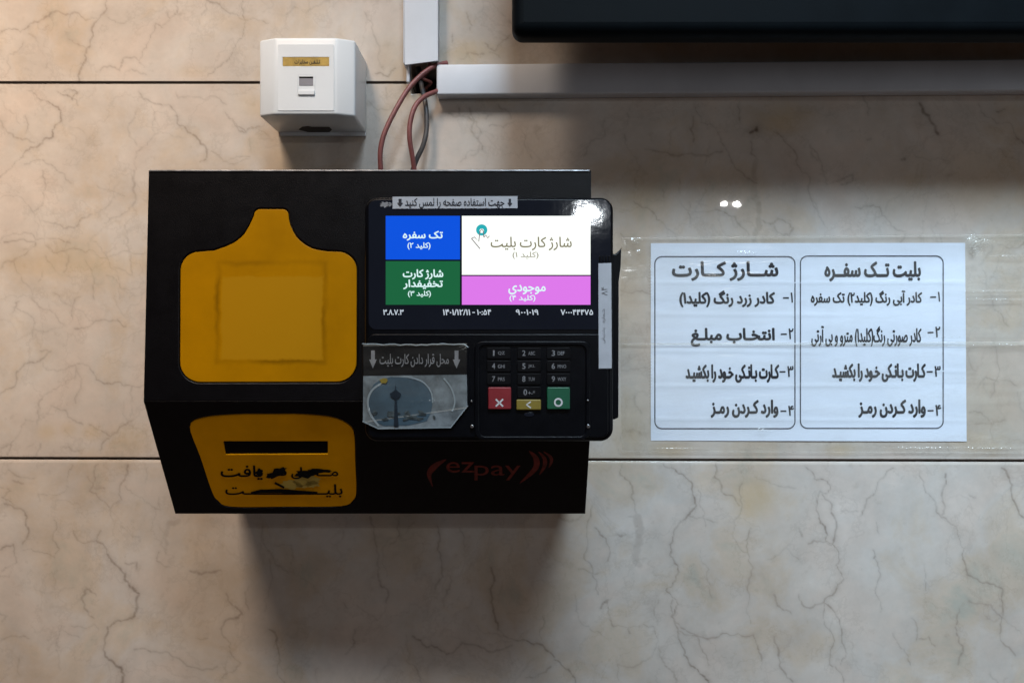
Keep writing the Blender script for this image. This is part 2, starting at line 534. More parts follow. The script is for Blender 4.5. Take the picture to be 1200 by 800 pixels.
M['grey_wire'] = rough_mat('grey_insulation', (0.06, 0.055, 0.055), 0.45, 0.25, 150)
M['gold'] = rough_mat('gold_label', (0.40, 0.27, 0.06), 0.4, 0.25, 200, metal=0.2)
M['sticker'] = rough_mat('off_white_sticker', (0.40, 0.42, 0.46), 0.55, 0.08, 120)
M['glass'] = rough_mat('screen_glass', (0.003, 0.004, 0.006), 0.05, 0.2, 60, 0.06, 140, emit=(0.0025, 0.004, 0.008), estr=1.0)
M['white_mark'] = rough_mat('white_print', (0.55, 0.56, 0.58), 0.6, 0.1, 300)
M['grey_mark'] = rough_mat('grey_print', (0.19, 0.195, 0.21), 0.6, 0.2, 300)
M['red_key'] = rough_mat('red_key', (0.20, 0.012, 0.018), 0.45, 0.1, 200, 0.1, 900)
M['green_key'] = rough_mat('green_key', (0.004, 0.085, 0.04), 0.45, 0.1, 200, 0.1, 900)
M['yellow_key'] = rough_mat('yellow_key', (0.20, 0.15, 0.02), 0.45, 0.1, 200, 0.1, 900)
M['logo_red'] = rough_mat('dark_red_print', (0.12, 0.010, 0.006), 0.5, 0.6, 200)
M['card_sky'] = rough_mat('card_sky', (0.05, 0.09, 0.125), 0.3, 0.3, 60)
M['card_pale'] = rough_mat('card_pale', (0.155, 0.185, 0.205), 0.3, 0.55, 120)
M['card_ring_glint'] = rough_mat('card_ring_glint', (0.24, 0.29, 0.32), 0.3, 0.15, 90)
M['card_dark'] = rough_mat('card_tower', (0.012, 0.02, 0.03), 0.3, 0.3, 200)
M['card_city'] = rough_mat('card_city', (0.045, 0.06, 0.066), 0.35, 0.7, 260)
M['hole_grey'] = rough_mat('shadowed_plastic', (0.05, 0.045, 0.04), 0.7)
M['metal'] = rough_mat('screw_steel', (0.35, 0.36, 0.38), 0.3, 0.2, 300, metal=1.0)
M['jack_dark'] = rough_mat('jack_grey', (0.22, 0.22, 0.25), 0.5)


def screen_mat(name, col, s=1.0):
    return rough_mat(name, (0.004, 0.004, 0.005), 0.06, 0.1, 60, 0.06, 140, emit=col, estr=s)


M['s_blue'] = screen_mat('lit_blue', (0.0, 0.085, 0.74))
M['s_green'] = screen_mat('lit_green', (0.008, 0.125, 0.045))
M['s_white'] = screen_mat('lit_white', (0.97, 1.0, 0.95), 1.08)
M['s_pink'] = screen_mat('lit_pink', (0.73, 0.19, 0.83))
M['s_text'] = screen_mat('lit_lettering', (0.72, 0.95, 0.95), 1.0)
M['s_status'] = screen_mat('lit_status_lettering', (0.55, 0.62, 0.70), 1.0)
M['s_olive'] = screen_mat('lit_olive_lettering', (0.22, 0.20, 0.12))
M['s_teal'] = screen_mat('lit_teal', (0.02, 0.42, 0.47))
M['s_dark'] = screen_mat('lit_dark_line', (0.16, 0.13, 0.15))
M['s_ink'] = screen_mat('lit_ink', (0.02, 0.02, 0.02), 0.3)


def amber(name, base, resid=None):
    m, nt, p = nodes_of(name); L = nt.links.new
    tc = N(nt, 'ShaderNodeTexCoord')
    n1 = N(nt, 'ShaderNodeTexNoise', Scale=26.0, Detail=6.0, Roughness=0.65); L(tc.outputs['Object'], n1.inputs['Vector'])
    r = N(nt, 'ShaderNodeValToRGB'); r.color_ramp.elements[0].position = 0.3; r.color_ramp.elements[1].position = 0.7
    r.color_ramp.elements[0].color = tuple(c * 0.86 for c in base) + (1,); r.color_ramp.elements[1].color = tuple(c * 1.1 for c in base) + (1,)
    L(n1.outputs['Fac'], r.inputs['Fac']); cur = r.outputs['Color']
    if resid:
        # old sticker residue: a dirty rim and a paler field inside, edges broken up by noise
        n2 = N(nt, 'ShaderNodeTexNoise', Scale=110.0, Detail=5.0, Roughness=0.7); L(tc.outputs['Object'], n2.inputs['Vector'])
        ns = N(nt, 'ShaderNodeVectorMath', operation='SUBTRACT'); L(n2.outputs['Color'], ns.inputs[0]); ns.inputs[1].default_value = (0.5, 0.5, 0.5)
        nm = N(nt, 'ShaderNodeVectorMath', operation='SCALE'); L(ns.outputs[0], nm.inputs[0]); nm.inputs['Scale'].default_value = 0.004
        n4 = N(nt, 'ShaderNodeTexNoise', Scale=34.0, Detail=3.0); L(tc.outputs['Object'], n4.inputs['Vector'])
        nq = N(nt, 'ShaderNodeVectorMath', operation='SUBTRACT'); L(n4.outputs['Color'], nq.inputs[0]); nq.inputs[1].default_value = (0.5, 0.5, 0.5)
        nr = N(nt, 'ShaderNodeVectorMath', operation='SCALE'); L(nq.outputs[0], nr.inputs[0]); nr.inputs['Scale'].default_value = 0.004
        a0 = N(nt, 'ShaderNodeVectorMath', operation='ADD'); L(nm.outputs[0], a0.inputs[0]); L(nr.outputs[0], a0.inputs[1])
        ad = N(nt, 'ShaderNodeVectorMath', operation='ADD'); L(tc.outputs['Object'], ad.inputs[0]); L(a0.outputs[0], ad.inputs[1])
        sx = N(nt, 'ShaderNodeSeparateXYZ'); L(ad.outputs[0], sx.inputs[0])
        def box(c, hw, soft):
            o = []
            for k, s in ((0, 'X'), (1, 'Z')):
                a = N(nt, 'ShaderNodeMath', operation='SUBTRACT'); L(sx.outputs[s], a.inputs[0]); a.inputs[1].default_value = c[k]
                b = N(nt, 'ShaderNodeMath', operation='ABSOLUTE'); L(a.outputs[0], b.inputs[0])
                q = N(nt, 'ShaderNodeMath', operation='SUBTRACT'); L(b.outputs[0], q.inputs[0]); q.inputs[1].default_value = hw[k]
                o.append(q)
            mx = N(nt, 'ShaderNodeMath', operation='MAXIMUM'); L(o[0].outputs[0], mx.inputs[0]); L(o[1].outputs[0], mx.inputs[1])
            return mx.outputs[0]
        d1 = box(*resid[0], 0); d2 = box(*resid[1], 0)
        a1 = N(nt, 'ShaderNodeMath', operation='ABSOLUTE'); L(d1, a1.inputs[0])
        k1 = N(nt, 'ShaderNodeMapRange'); k1.inputs['From Max'].default_value = 0.0022; k1.inputs['To Min'].default_value = 0.36; k1.inputs['To Max'].default_value = 0.0; L(a1.outputs[0], k1.inputs['Value'])
        kc = N(nt, 'ShaderNodeMapRange'); kc.inputs['From Min'].default_value = 0.38; kc.inputs['From Max'].default_value = 0.62; kc.inputs['To Min'].default_value = 0.25; L(n4.outputs['Fac'], kc.inputs['Value'])
        k1n = N(nt, 'ShaderNodeMath', operation='MULTIPLY'); L(k1.outputs['Result'], k1n.inputs[0]); L(kc.outputs['Result'], k1n.inputs[1])
        k1n2 = N(nt, 'ShaderNodeMath', operation='MULTIPLY'); L(k1n.outputs[0], k1n2.inputs[0]); k1n2.inputs[1].default_value = 1.9
        mA = N(nt, 'ShaderNodeMix', data_type='RGBA'); L(k1n2.outputs[0], mA.inputs['Factor']); L(cur, mA.inputs[6]); mA.inputs[7].default_value = tuple(c * 0.35 for c in base) + (1,)
        k2 = N(nt, 'ShaderNodeMapRange'); k2.inputs['From Min'].default_value = -0.0006; k2.inputs['From Max'].default_value = 0.0006; k2.inputs['To Min'].default_value = 0.9; k2.inputs['To Max'].default_value = 0.0; L(d2, k2.inputs['Value'])
        mB = N(nt, 'ShaderNodeMix', data_type='RGBA'); L(k2.outputs['Result'], mB.inputs['Factor']); L(mA.outputs[2], mB.inputs[6]); mB.inputs[7].default_value = (base[0] * 1.05, base[1] * 1.15, 0.005, 1)
        cur = mB.outputs[2]
    L(cur, p.inputs['Base Color']); p.inputs['Roughness'].default_value = 0.38; p.inputs['Specular IOR Level'].default_value = 0.09
    b = N(nt, 'ShaderNodeBump', Strength=0.15, Distance=0.0005); n3 = N(nt, 'ShaderNodeTexNoise', Scale=160.0, Detail=3.0)
    L(tc.outputs['Object'], n3.inputs['Vector']); L(n3.outputs['Fac'], b.inputs['Height']); L(b.outputs['Normal'], p.inputs['Normal'])
    return m


# ------------------------------------------------------------------ marble wall
REG = {'a': (0, 0, 4.0), 'b': (0, 200, 4.0), 'c': (0, 400, 4.0), 'd': (0, 590, 3.81), 'e': (300, 590, 3.81), 'f': (600, 540, 3.077),
       'g': (900, 510, 2.76), 'h': (700, 110, 4.446), 'i': (940, 100, 4.21), 'j': (1080, 270, 2.858), 'k': (690, 220, 2.42), 'l': (490, 100, 4.8),
       'm': (440, 0, 6.0), 'n': (160, 100, 3.75)}
VEINS = [
 ('a', .5, 1.0, [(0,160),(40,135),(95,152),(145,110),(180,105),(240,60),(330,70),(360,60),(400,95),(460,92),(500,45),(500,0)]),
 ('a', .35, .8, [(175,105),(180,135),(210,143),(225,120)]), ('a', .3, .8, [(330,70),(320,130),(345,120),(360,60)]),
 ('a', .55, 1.0, [(460,92),(430,180),(405,235),(400,285),(375,330),(370,385)]), ('a', .4, .8, [(320,180),(350,205),(405,235)]),
 ('a', .25, 1.2, [(135,160),(180,200),(210,260),(215,320)]), ('a', .45, .9, [(110,200),(85,240),(35,265),(50,320),(25,360)]),
 ('a', .45, .9, [(830,0),(830,60),(795,85),(760,130),(730,110),(695,200),(650,290),(680,320)]), ('a', .4, 1.0, [(795,85),(785,60)]),
 ('a', .35, .9, [(470,330),(510,310),(560,330),(590,270),(635,268),(650,290)]), ('a', .5, 1.1, [(970,0),(970,45),(945,70)]),
 ('a', .5, 1.0, [(970,0),(1080,65),(1150,95),(1200,90),(1260,110)]), ('a', .55, 1.0, [(1140,0),(1150,95),(1135,180),(1090,250),(1045,295),(1010,320),(975,350)]),
 ('a', .6, .9, [(130,425),(190,470),(250,495),(285,520),(285,570),(245,610),(250,640),(180,685),(115,715),(90,750),(40,795),(0,830)]),
 ('a', .6, .8, [(270,430),(360,470),(365,495)]), ('a', .6, .9, [(290,440),(330,420),(370,435),(340,470),(310,445)]),
 ('a', .4, .9, [(825,430),(835,460),(910,455),(990,450),(1060,490)]), ('a', .5, 1.1, [(650,430),(710,480),(790,490),(825,530),(830,580),(880,620),(965,690),(970,740),(935,760)]),
 ('a', .4, .9, [(710,480),(715,570),(725,630),(690,680),(640,710),(640,795)]), ('a', .35, .9, [(725,630),(770,625),(860,650)]),
 ('a', .25, 1.0, [(640,520),(605,580),(605,640),(640,680)]), ('a', .4, .9, [(965,690),(1010,720),(1050,755),(1170,735)]),
 ('a', .4, .9, [(1060,540),(1110,590),(1150,620),(1200,600),(1260,640)]), ('a', .4, .9, [(120,545),(120,625)]), ('a', .25, .9, [(330,595),(400,630)]),
 ('a', .3, .9, [(115,770),(200,750),(260,790),(330,860)]), ('a', .3, 1.0, [(1440,60),(1480,30),(1560,0)]), ('a', .3, 1.0, [(1710,60),(1760,180),(1800,330)]),
 ('b', .35, .9, [(0,130),(100,125),(155,195),(205,130),(210,40),(200,0)]), ('b', .4, 1.0, [(455,70),(520,95),(585,120)]), ('b', .35, 1.5, [(630,0),(625,80),(620,165),(640,195)]),
 ('b', .35, .9, [(190,235),(260,245),(345,268),(380,225),(430,205)]), ('b', .35, .9, [(490,245),(560,215),(600,190),(620,165)]), ('b', .4, .9, [(585,255),(600,330),(605,380)]),
 ('b', .5, 1.0, [(0,340),(60,295),(120,290),(160,310),(175,325),(290,325),(330,340)]), ('b', .45, 1.0, [(20,335),(165,335),(165,355),(80,410)]),
 ('b', .4, 1.0, [(210,350),(250,385),(400,385),(430,370),(470,410),(520,400),(610,380),(680,385)]), ('b', .4, 1.6, [(320,395),(300,475)]), ('b', .35, 1.5, [(80,410),(20,430),(0,460)]),
 ('b', .4, .9, [(400,420),(430,480),(440,600)]), ('b', .35, .9, [(530,450),(620,490),(615,395)]), ('b', .3, .9, [(500,490),(570,555),(650,550)]), ('b', .3, .9, [(540,560),(590,690)]),
 ('b', .35, .9, [(65,430),(100,500),(150,590),(200,650),(260,670),(300,720)]), ('b', .4, 1.0, [(60,665),(75,620),(90,610)]), ('b', .35, .9, [(60,640),(110,660),(165,710),(150,790)]),
 ('b', .45, 1.0, [(350,740),(430,720),(470,700),(520,705),(590,730)]), ('b', .35, .9, [(340,700),(350,610),(380,590)]), ('b', .25, .9, [(0,700),(60,720),(70,790)]), ('b', .4, .9, [(200,470),(180,520)]),
 ('c', .45, 1.0, [(0,245),(60,215),(80,140),(110,115),(165,100),(200,80),(240,45),(190,45)]), ('c', .35, .9, [(200,100),(220,135),(270,140),(330,115),(420,120)]),
 ('c', .4, 1.2, [(355,110),(355,290)]), ('c', .4, .9, [(420,120),(450,180),(490,198),(550,190),(620,210),(680,205)]), ('c', .35, .9, [(0,495),(50,480),(90,430),(120,365),(170,375),(240,300),(300,320),(350,370),(390,390)]),
 ('c', .6, 1.4, [(190,480),(170,535)]), ('c', .5, 1.1, [(50,480),(35,530)]), ('c', .4, 1.0, [(420,390),(480,420),(520,445),(570,395),(620,370)]),
 ('c', .3, 1.0, [(620,210),(610,350)]), ('c', .35, .9, [(520,445),(470,510)]),
 ('c', .5, 1.0, [(460,575),(445,650),(420,700),(470,740),(520,780),(570,740),(560,690),(600,620),(600,575)]), ('c', .45, .9, [(340,580),(315,640),(310,695),(220,720),(180,715),(185,750)]),
 ('c', .35, 1.0, [(40,600),(80,630),(160,640)]), ('c', .4, 1.0, [(0,680),(50,700),(10,730),(60,760),(130,800)]), ('c', .3, .9, [(690,590),(680,660)]), ('c', .3, .9, [(745,730),(750,790)]), ('c', .4, 1.0, [(60,650),(110,665)]),
 ('d', .55, 1.3, [(20,0),(110,35),(115,90),(125,140),(100,180)]), ('d', .5, 1.0, [(0,205),(60,180),(75,260),(10,300)]), ('d', .45, 1.0, [(240,70),(235,160),(265,200),(245,240),(180,215),(100,205)]),
 ('d', .45, 1.2, [(490,10),(510,80)]), ('d', .6, 1.5, [(430,165),(480,225),(520,275),(560,310),(580,370),(620,400),(615,460),(590,510),(510,530),(480,550),(470,620),(470,680),(540,730),(545,800)]),
 ('d', .35, 1.0, [(330,120),(360,170),(430,165),(450,120)]), ('d', .5, 1.3, [(560,265),(610,260),(610,290)]), ('d', .35, 1.0, [(540,100),(600,150),(630,145)]),
 ('d', .4, 1.3, [(430,410),(385,375),(365,420),(380,470),(420,510)]), ('d', .35, 1.2, [(320,545),(420,535),(440,560)]), ('d', .4, 1.3, [(275,545),(250,610),(265,640)]),
 ('d', .3, 4.2, [(800,75),(750,90),(740,215)]), ('d', .45, 1.3, [(710,215),(700,255),(760,280)]), ('d', .5, 1.7, [(850,300),(900,315),(985,295)]), ('d', .5, 1.4, [(600,650),(700,660),(800,690),(970,725)]),
 ('d', .5, 1.4, [(1110,370),(1110,470)]), ('d', .5, 1.4, [(1010,400),(1080,490),(1000,530),(990,570),(1030,620),(1040,680),(1075,710),(1040,750),(980,790)]), ('d', .35, 1.2, [(85,690),(85,760)]), ('d', .4, 1.3, [(0,490),(30,500),(10,525)]),
 ('d', .3, 1.2, [(880,600),(930,600)]), ('d', .3, 1.2, [(0,610),(60,590),(130,600)]), ('d', .25, 1.4, [(250,650),(270,740)]),
 ('e', .5, 1.2, [(30,100),(25,200)]), ('e', .4, 1.1, [(400,60),(360,180)]), ('e', .5, 1.2, [(80,185),(160,185),(155,270)]), ('e', .6, 1.8, [(510,60),(530,150),(550,230),(550,340),(590,390),(580,440)]),
 ('e', .5, 1.3, [(810,100),(810,200),(830,260),(800,380)]), ('e', .45, 1.2, [(910,110),(930,200)]), ('e', .7, 1.6, [(1050,285),(1050,440),(1070,520),(1080,560),(1143,600)]), ('e', .5, 1.3, [(700,590),(760,640),(850,670),(920,620),(1030,655),(1143,630)]),
 ('e', .5, 1.3, [(60,560),(100,650),(95,750),(130,800)]), ('e', .45, 1.2, [(390,440),(410,470)]), ('e', .45, 1.2, [(440,560),(440,620),(400,670)]), ('e', .4, 1.2, [(590,720),(530,790)]), ('e', .35, 1.1, [(700,190),(780,180)]), ('e', .4, 1.2, [(640,60),(640,140),(600,180)]),
 ('e', .4, 1.2, [(450,450),(540,520),(580,460)]), ('e', .3, 1.2, [(760,760),(800,690)]), ('e', .4, 1.2, [(60,250),(60,380),(40,480)]),
 ('f', .5, 1.0, [(400,10),(390,50),(420,70),(430,130),(450,190)]), ('f', .38, 7.0, [(452,205),(458,285),(460,375)]), ('f', .4, 1.0, [(420,200),(455,205)]),
 ('f', .7, 1.1, [(545,10),(600,45),(650,80),(665,160),(630,200),(600,230),(570,300),(570,340),(600,380),(590,430),(555,465),(600,515),(580,560),(600,620),(620,700),(660,745),(710,800)]),
 ('f', .55, 1.2, [(580,500),(575,560),(610,600),(680,670),(710,735)]), ('f', .6, 1.2, [(600,610),(700,640),(760,620),(870,625),(890,680),(900,720)]),
 ('f', .45, 1.0, [(735,10),(730,60),(755,110),(820,160)]), ('f', .45, 1.0, [(830,80),(825,180),(800,250),(850,330),(860,240)]), ('f', .4, 1.0, [(850,330),(855,440),(845,545),(860,585)]),
 ('f', .55, 1.1, [(290,160),(270,240),(260,350),(290,410),(310,480)]), ('f', .5, 1.0, [(300,240),(340,280),(345,360)]), ('f', .5, 1.1, [(320,530),(345,500),(345,545),(365,595)]),
 ('f', .4, 1.0, [(365,595),(510,595),(520,670),(450,735),(380,730),(385,790)]), ('f', .35, 1.0, [(530,500),(525,590)]), ('f', .6, 1.1, [(0,640),(60,650),(130,685),(185,740),(230,800)]), ('f', .4, 1.0, [(110,560),(130,685)]), ('f', .4, 1.0, [(50,780),(140,740)]),
 ('f', .35, .9, [(680,320),(710,390),(720,490)]), ('f', .4, 1.0, [(375,265),(410,265)]), ('f', .35, 1.0, [(420,600),(425,620)]), ('f', .35, .9, [(640,200),(740,220)]), ('f', .35, 1.0, [(240,390),(320,400)]),
 ('g', .6, 1.1, [(120,100),(150,140),(200,160),(195,185),(168,180),(165,260),(185,300),(185,340),(230,380),(220,420),(245,465),(180,540),(240,640),(250,690),(235,740)]),
 ('g', .5, 1.1, [(175,190),(205,250),(215,330),(205,355)]), ('g', .55, 1.1, [(180,540),(190,620),(200,740),(245,795)]), ('g', .4, 1.0, [(180,540),(110,545),(100,515)]), ('g', .35, 1.0, [(205,355),(130,350)]),
 ('g', .45, 1.0, [(405,105),(350,175),(320,205),(300,260)]), ('g', .6, 1.3, [(490,120),(510,185),(545,230),(560,265),(565,205),(575,125)]), ('g', .5, 1.0, [(560,265),(610,300),(635,365),(630,400),(645,450)]),
 ('g', .45, 1.1, [(350,280),(360,320)]), ('g', .5, 1.0, [(340,370),(355,420),(350,490),(365,570)]), ('g', .45, 1.0, [(645,450),(730,480),(760,500),(760,580),(750,640),(800,710)]), ('g', .4, 1.0, [(650,535),(720,545),(760,590)]),
 ('g', .5, 1.1, [(755,105),(790,160),(805,230),(828,265)]), ('g', .45, 1.0, [(620,560),(610,640),(630,680),(615,740)]), ('g', .5, 1.1, [(405,640),(440,690),(460,740)]), ('g', .35, 1.0, [(465,590),(480,660),(520,650),(540,680)]),
 ('g', .5, 1.1, [(20,515),(30,550),(75,575)]), ('g', .55, 1.2, [(20,650),(35,720),(80,795)]), ('g', .4, 1.0, [(505,415),(510,500)]), ('g', .35, 1.2, [(240,245),(290,245)]), ('g', .3, 1.0, [(720,765),(745,800)]),
 ('g', .35, 1.4, [(100,300),(110,325)]), ('g', .35, 1.4, [(650,190),(670,200)]), ('g', .3, 1.2, [(0,400),(60,360),(100,400)]),
 ('h', .5, 1.1, [(510,70),(540,120),(540,150),(620,190),(640,250),(690,330),(740,400),(830,465)]), ('h', .42, 6.5, [(828,350),(820,460),(815,770)]), ('h', .95, 1.8, [(795,205),(830,190),(832,175)]), ('h', .45, 1.0, [(800,250),(800,310),(830,340)]),
 ('h', .45, 1.0, [(500,120),(500,250)]), ('h', .35, 1.2, [(250,290),(400,320),(580,325),(650,300)]), ('h', .4, 1.0, [(920,200),(1000,270),(1050,380),(1110,440),(1140,600)]), ('h', .5, 1.3, [(1110,270),(1150,350)]),
 ('h', .5, 1.8, [(340,500),(345,540)]), ('h', .45, 1.0, [(480,560),(485,680)]), ('h', .4, 1.0, [(430,560),(600,610),(720,640),(760,700),(790,740)]), ('h', .45, 1.3, [(850,660),(920,680),(930,710),(1000,740),(1020,700),(940,650),(900,680)]),
 ('h', .5, 1.4, [(150,220),(145,250)]), ('h', .4, 1.0, [(740,40),(745,150)]), ('h', .4, 1.0, [(190,560),(270,600),(360,700),(420,770)]), ('h', .3, 1.0, [(430,450),(430,520)]),
 ('i', .75, 2.0, [(580,90),(625,150),(670,240)]), ('i', .55, 1.1, [(870,90),(900,150),(960,190),(1030,190),(1050,240),(1095,290)]), ('i', .45, 1.0, [(970,310),(1000,350),(1040,355)]), ('i', .4, 1.0, [(260,600),(380,600),(430,670),(510,720)]),
 ('i', .45, 1.2, [(100,440),(120,490),(180,470),(250,440),(240,480),(190,490)]), ('i', .45, 1.6, [(320,270),(340,265)]), ('i', .45, 1.6, [(490,370),(510,360)]), ('i', .5, 1.2, [(960,130),(1000,120)]), ('i', .3, 1.0, [(40,310),(100,390),(110,440)]),
 ('i', .35, 2.4, [(715,450),(740,440)]), ('i', .3, 1.0, [(50,560),(80,640),(110,690)]),
 ('j', .5, 1.2, [(180,530),(215,490),(270,500),(320,520)]), ('j', .5, 1.1, [(160,610),(200,610),(235,650),(235,700)]), ('j', .4, 1.0, [(165,0),(210,70),(215,150),(240,260),(290,320)]), ('j', .35, 1.0, [(240,370),(230,560)]), ('j', .4, 1.0, [(250,40),(300,60),(343,40)]),
 ('j', .35, 1.0, [(160,400),(180,470)]),
 ('k', .45, 1.1, [(90,290),(130,295),(170,300)]), ('k', .45, 1.3, [(85,520),(130,515),(165,510)]), ('k', .35, 1.0, [(130,590),(150,640)]), ('k', .4, 2.0, [(110,690),(150,700)]), ('k', .35, 1.0, [(90,130),(110,180)]),
 ('l', .5, 1.3, [(290,130),(300,260),(360,360)]), ('l', .4, 1.0, [(350,365),(280,375),(240,430)]), ('l', .45, 1.6, [(360,160),(410,165),(380,190)]), ('l', .45, 1.2, [(450,110),(510,150),(520,190)]), ('l', .45, 1.2, [(580,250),(600,340),(640,410)]), ('l', .4, 1.2, [(400,230),(480,240),(540,205)]),
 ('l', .45, 1.4, [(1050,200),(1045,290),(970,310),(930,400)]), ('l', .5, 1.5, [(1160,280),(1170,310)]), ('l', .5, 1.5, [(230,130),(245,180)]),
 ('m', .5, 1.1, [(545,240),(540,300)]), ('m', .45, 1.0, [(640,90),(680,180),(665,215)]), ('m', .45, 1.0, [(600,420),(660,370),(760,380)]), ('m', .5, 1.0, [(770,305),(840,360),(940,250)]), ('m', .4, 1.0, [(800,370),(880,410)]), ('m', .45, 1.2, [(45,475),(55,470)]), ('m', .4, 1.0, [(0,520),(90,540),(140,480)]), ('m', .4, 1.0, [(75,620),(80,700)]),
 ('n', .4, 1.0, [(1020,70),(1060,110),(1130,90)]), ('n', .4, 1.0, [(390,120),(430,170),(480,210),(540,180)]), ('n', .35, 1.0, [(500,230),(500,290)]), ('n', .4, 1.0, [(330,290),(380,335),(500,320)]),
]
STAINS_GLOW = [  # x, y, rx, ry, amount  (ochre and brown clouds in the stone, and painted orange lamp glow)
 (885, 585, 26, 24, .40), (640 + 60, 545, 20, 8, .12), (985, 527, 18, 8, .35), (785, 527, 26, 10, .35), (920, 140, 26, 18, .30), (60, 305, 70, 18, .22), (110, 310, 60, 12, .25),
 (55, 506, 12, 9, .30), (80, 503, 10, 8, .26), (108, 506, 12, 9, .3), (740, 230, 34, 28, .22), (1150, 215, 60, 45, .25), (340, 185, 30, 20, .22), (225, 85, 20, 8, .2), (560, 60, 40, 14, .25), (455, 70, 18, 30, .2), (735, 500, 25, 40, .25), (730, 340, 22, 50, .18),
 (240, 700, 60, 80, .10), (150, 510, 26, 14, .2), (300, 125, 18, 14, .25), (1060, 220, 60, 40, .15), (1160, 480, 40, 50, .12)]


def fractal(pts, rng, n=2, amp=0.18):
    P = [np.array(p, float) for p in pts]
    for _ in range(n):
        Q = [P[0]]
        for a, b in zip(P[:-1], P[1:]):
            d = b - a; m = (a + b) / 2 + np.array((-d[1], d[0])) * rng.uniform(-amp, amp)
            Q += [m, b]
        P = Q
    return P


def build_wall():
    rng = random.Random(7)
    def axis(lo, a, b, hi, fine, coarse):
        return np.unique(np.round(np.concatenate([np.arange(lo, a, coarse), np.arange(a, b, fine), np.arange(b, hi + coarse, coarse)]), 3))
    far = lambda a, b: np.arange(a, b, 40.0)
    xs = np.concatenate([far(-2400, -420), axis(-420, -6, 1206, 1640, 1.2, 5.0), far(1680, 3600)])
    ys = np.concatenate([far(-1600, -320), axis(-320, -6, 806, 1130, 1.2, 5.0), far(1170, 2400)])
    J = [97.0, 538.5]
    for j in J:                               # rows for the two open joints
        ys = ys[(ys < j - 2.4) | (ys > j + 4.2)]
        ys = np.concatenate([ys, [j - 2.2, j - 1.5, j - 1.3, j, j + 1.3, j + 1.5, j + 2.2, j + 3.6]])
    HX, HY = (482.0, 511.0), (74.0, 110.0)    # broken-out hole behind the trunking corner
    xs = np.unique(np.concatenate([xs[(abs(xs - HX[0]) > .9) & (abs(xs - HX[1]) > .9)], [HX[0] - .15, HX[0] + .15, HX[1] - .15, HX[1] + .15]]))
    ys = np.unique(np.concatenate([ys[(abs(ys - HY[0]) > .9) & (abs(ys - HY[1]) > .9)], [HY[0] - .15, HY[0] + .15, HY[1] - .15, HY[1] + .15]]))
    nx, ny = len(xs), len(ys)
    PX, PY0 = np.meshgrid(xs, ys)
    PY = PY0 + 1.5 * (PX - 600) / 600 * np.exp(-((PY0 - 538.5) / 60) ** 2)
    vein = np.zeros((ny, nx), 'f'); stain_glow = np.zeros((ny, nx), 'f'); grout = np.zeros((ny, nx), 'f'); dep = np.zeros((ny, nx), 'f')

    def draw(P, wgt, sig):
        lv = rng.uniform(-.6, .6)
        for a, b in zip(P[:-1], P[1:]):
            lv += rng.gauss(0, 0.16); lv = max(-0.55, min(1.0, lv * 0.97))
            ww = wgt * (0.85 + 0.45 * lv) * rng.uniform(0.6, 1.1); sg = sig * (1.0 + 0.55 * lv) * rng.uniform(0.8, 1.25); r = sg * 5 + 1
            i0, i1 = np.searchsorted(xs, (min(a[0], b[0]) - r, max(a[0], b[0]) + r)); j0, j1 = np.searchsorted(ys, (min(a[1], b[1]) - r - 2, max(a[1], b[1]) + r + 2))
            if i0 >= i1 or j0 >= j1: continue
            X, Y = PX[j0:j1, i0:i1], PY[j0:j1, i0:i1]; d = b - a; L2 = d @ d + 1e-6
            t = np.clip(((X - a[0]) * d[0] + (Y - a[1]) * d[1]) / L2, 0, 1)
            q = np.hypot(X - a[0] - t * d[0], Y - a[1] - t * d[1])
            k = ww * np.exp(-(q / sg) ** 2) if sig < 3 else ww * 0.8 / (1 + np.exp((q - sg * 0.62) * 2.2))
            k = np.maximum(k, 0.24 * ww * np.exp(-(q / (sg * 3.2)) ** 2)) if sig < 3 else k
            vein[j0:j1, i0:i1] = np.maximum(vein[j0:j1, i0:i1], k)
    for reg, wgt, wd, pts in VEINS:
        ox, oy, s = REG[reg]
        P = [(ox + x / s, oy + y / s) for x, y in pts]
        draw(fractal(P, rng, 3, 0.18), min(0.85, wgt * (0.95 if reg in 'fg' else 0.85)), wd * (0.85 if reg in 'fg' else 0.8))
    for _ in range(150):                      # veins beyond the framed part of the wall
        x, y = rng.uniform(-420, 1640), rng.uniform(-320, 1130)
        P = [(x, y)]; a = rng.gauss(math.pi / 2, 0.6)
        for k in range(rng.randint(3, 8)):
            a += rng.gauss(0, 0.5); x += 22 * math.cos(a); y += 22 * math.sin(a); P.append((x, y))
        if any(-15 < p[0] < 1215 and -15 < p[1] < 815 for p in P): continue
        draw(fractal(P, rng, 2, 0.2), rng.uniform(.25, .55), 1.6)
    for _ in range(190):                      # fine broken hairlines, upright in the lower slab
        x, y = rng.uniform(-60, 1260), rng.uniform(-40, 840); low = y > 538
        P = [(x, y)]; a = rng.gauss(math.pi / 2, 0.35 if low else 0.9); st = rng.uniform(6, 13)
        for k in range(rng.randint(2, 7)):
            a += rng.gauss(0, 0.45); x += st * math.cos(a); y += st * math.sin(a)
            if (y > 538) != low or abs(y - 97) < 3: break
            P.append((x, y))
        if len(P) > 1: draw(fractal(P, rng, 2, 0.22), rng.uniform(.10, .30), rng.uniform(.5, 1.2))
    for x, y, rx, ry, a in STAINS_GLOW:
        stain_glow = np.maximum(stain_glow, a * np.exp(-(((PX - x) / rx) ** 2 + ((PY - y) / ry) ** 2) ** 1.3))
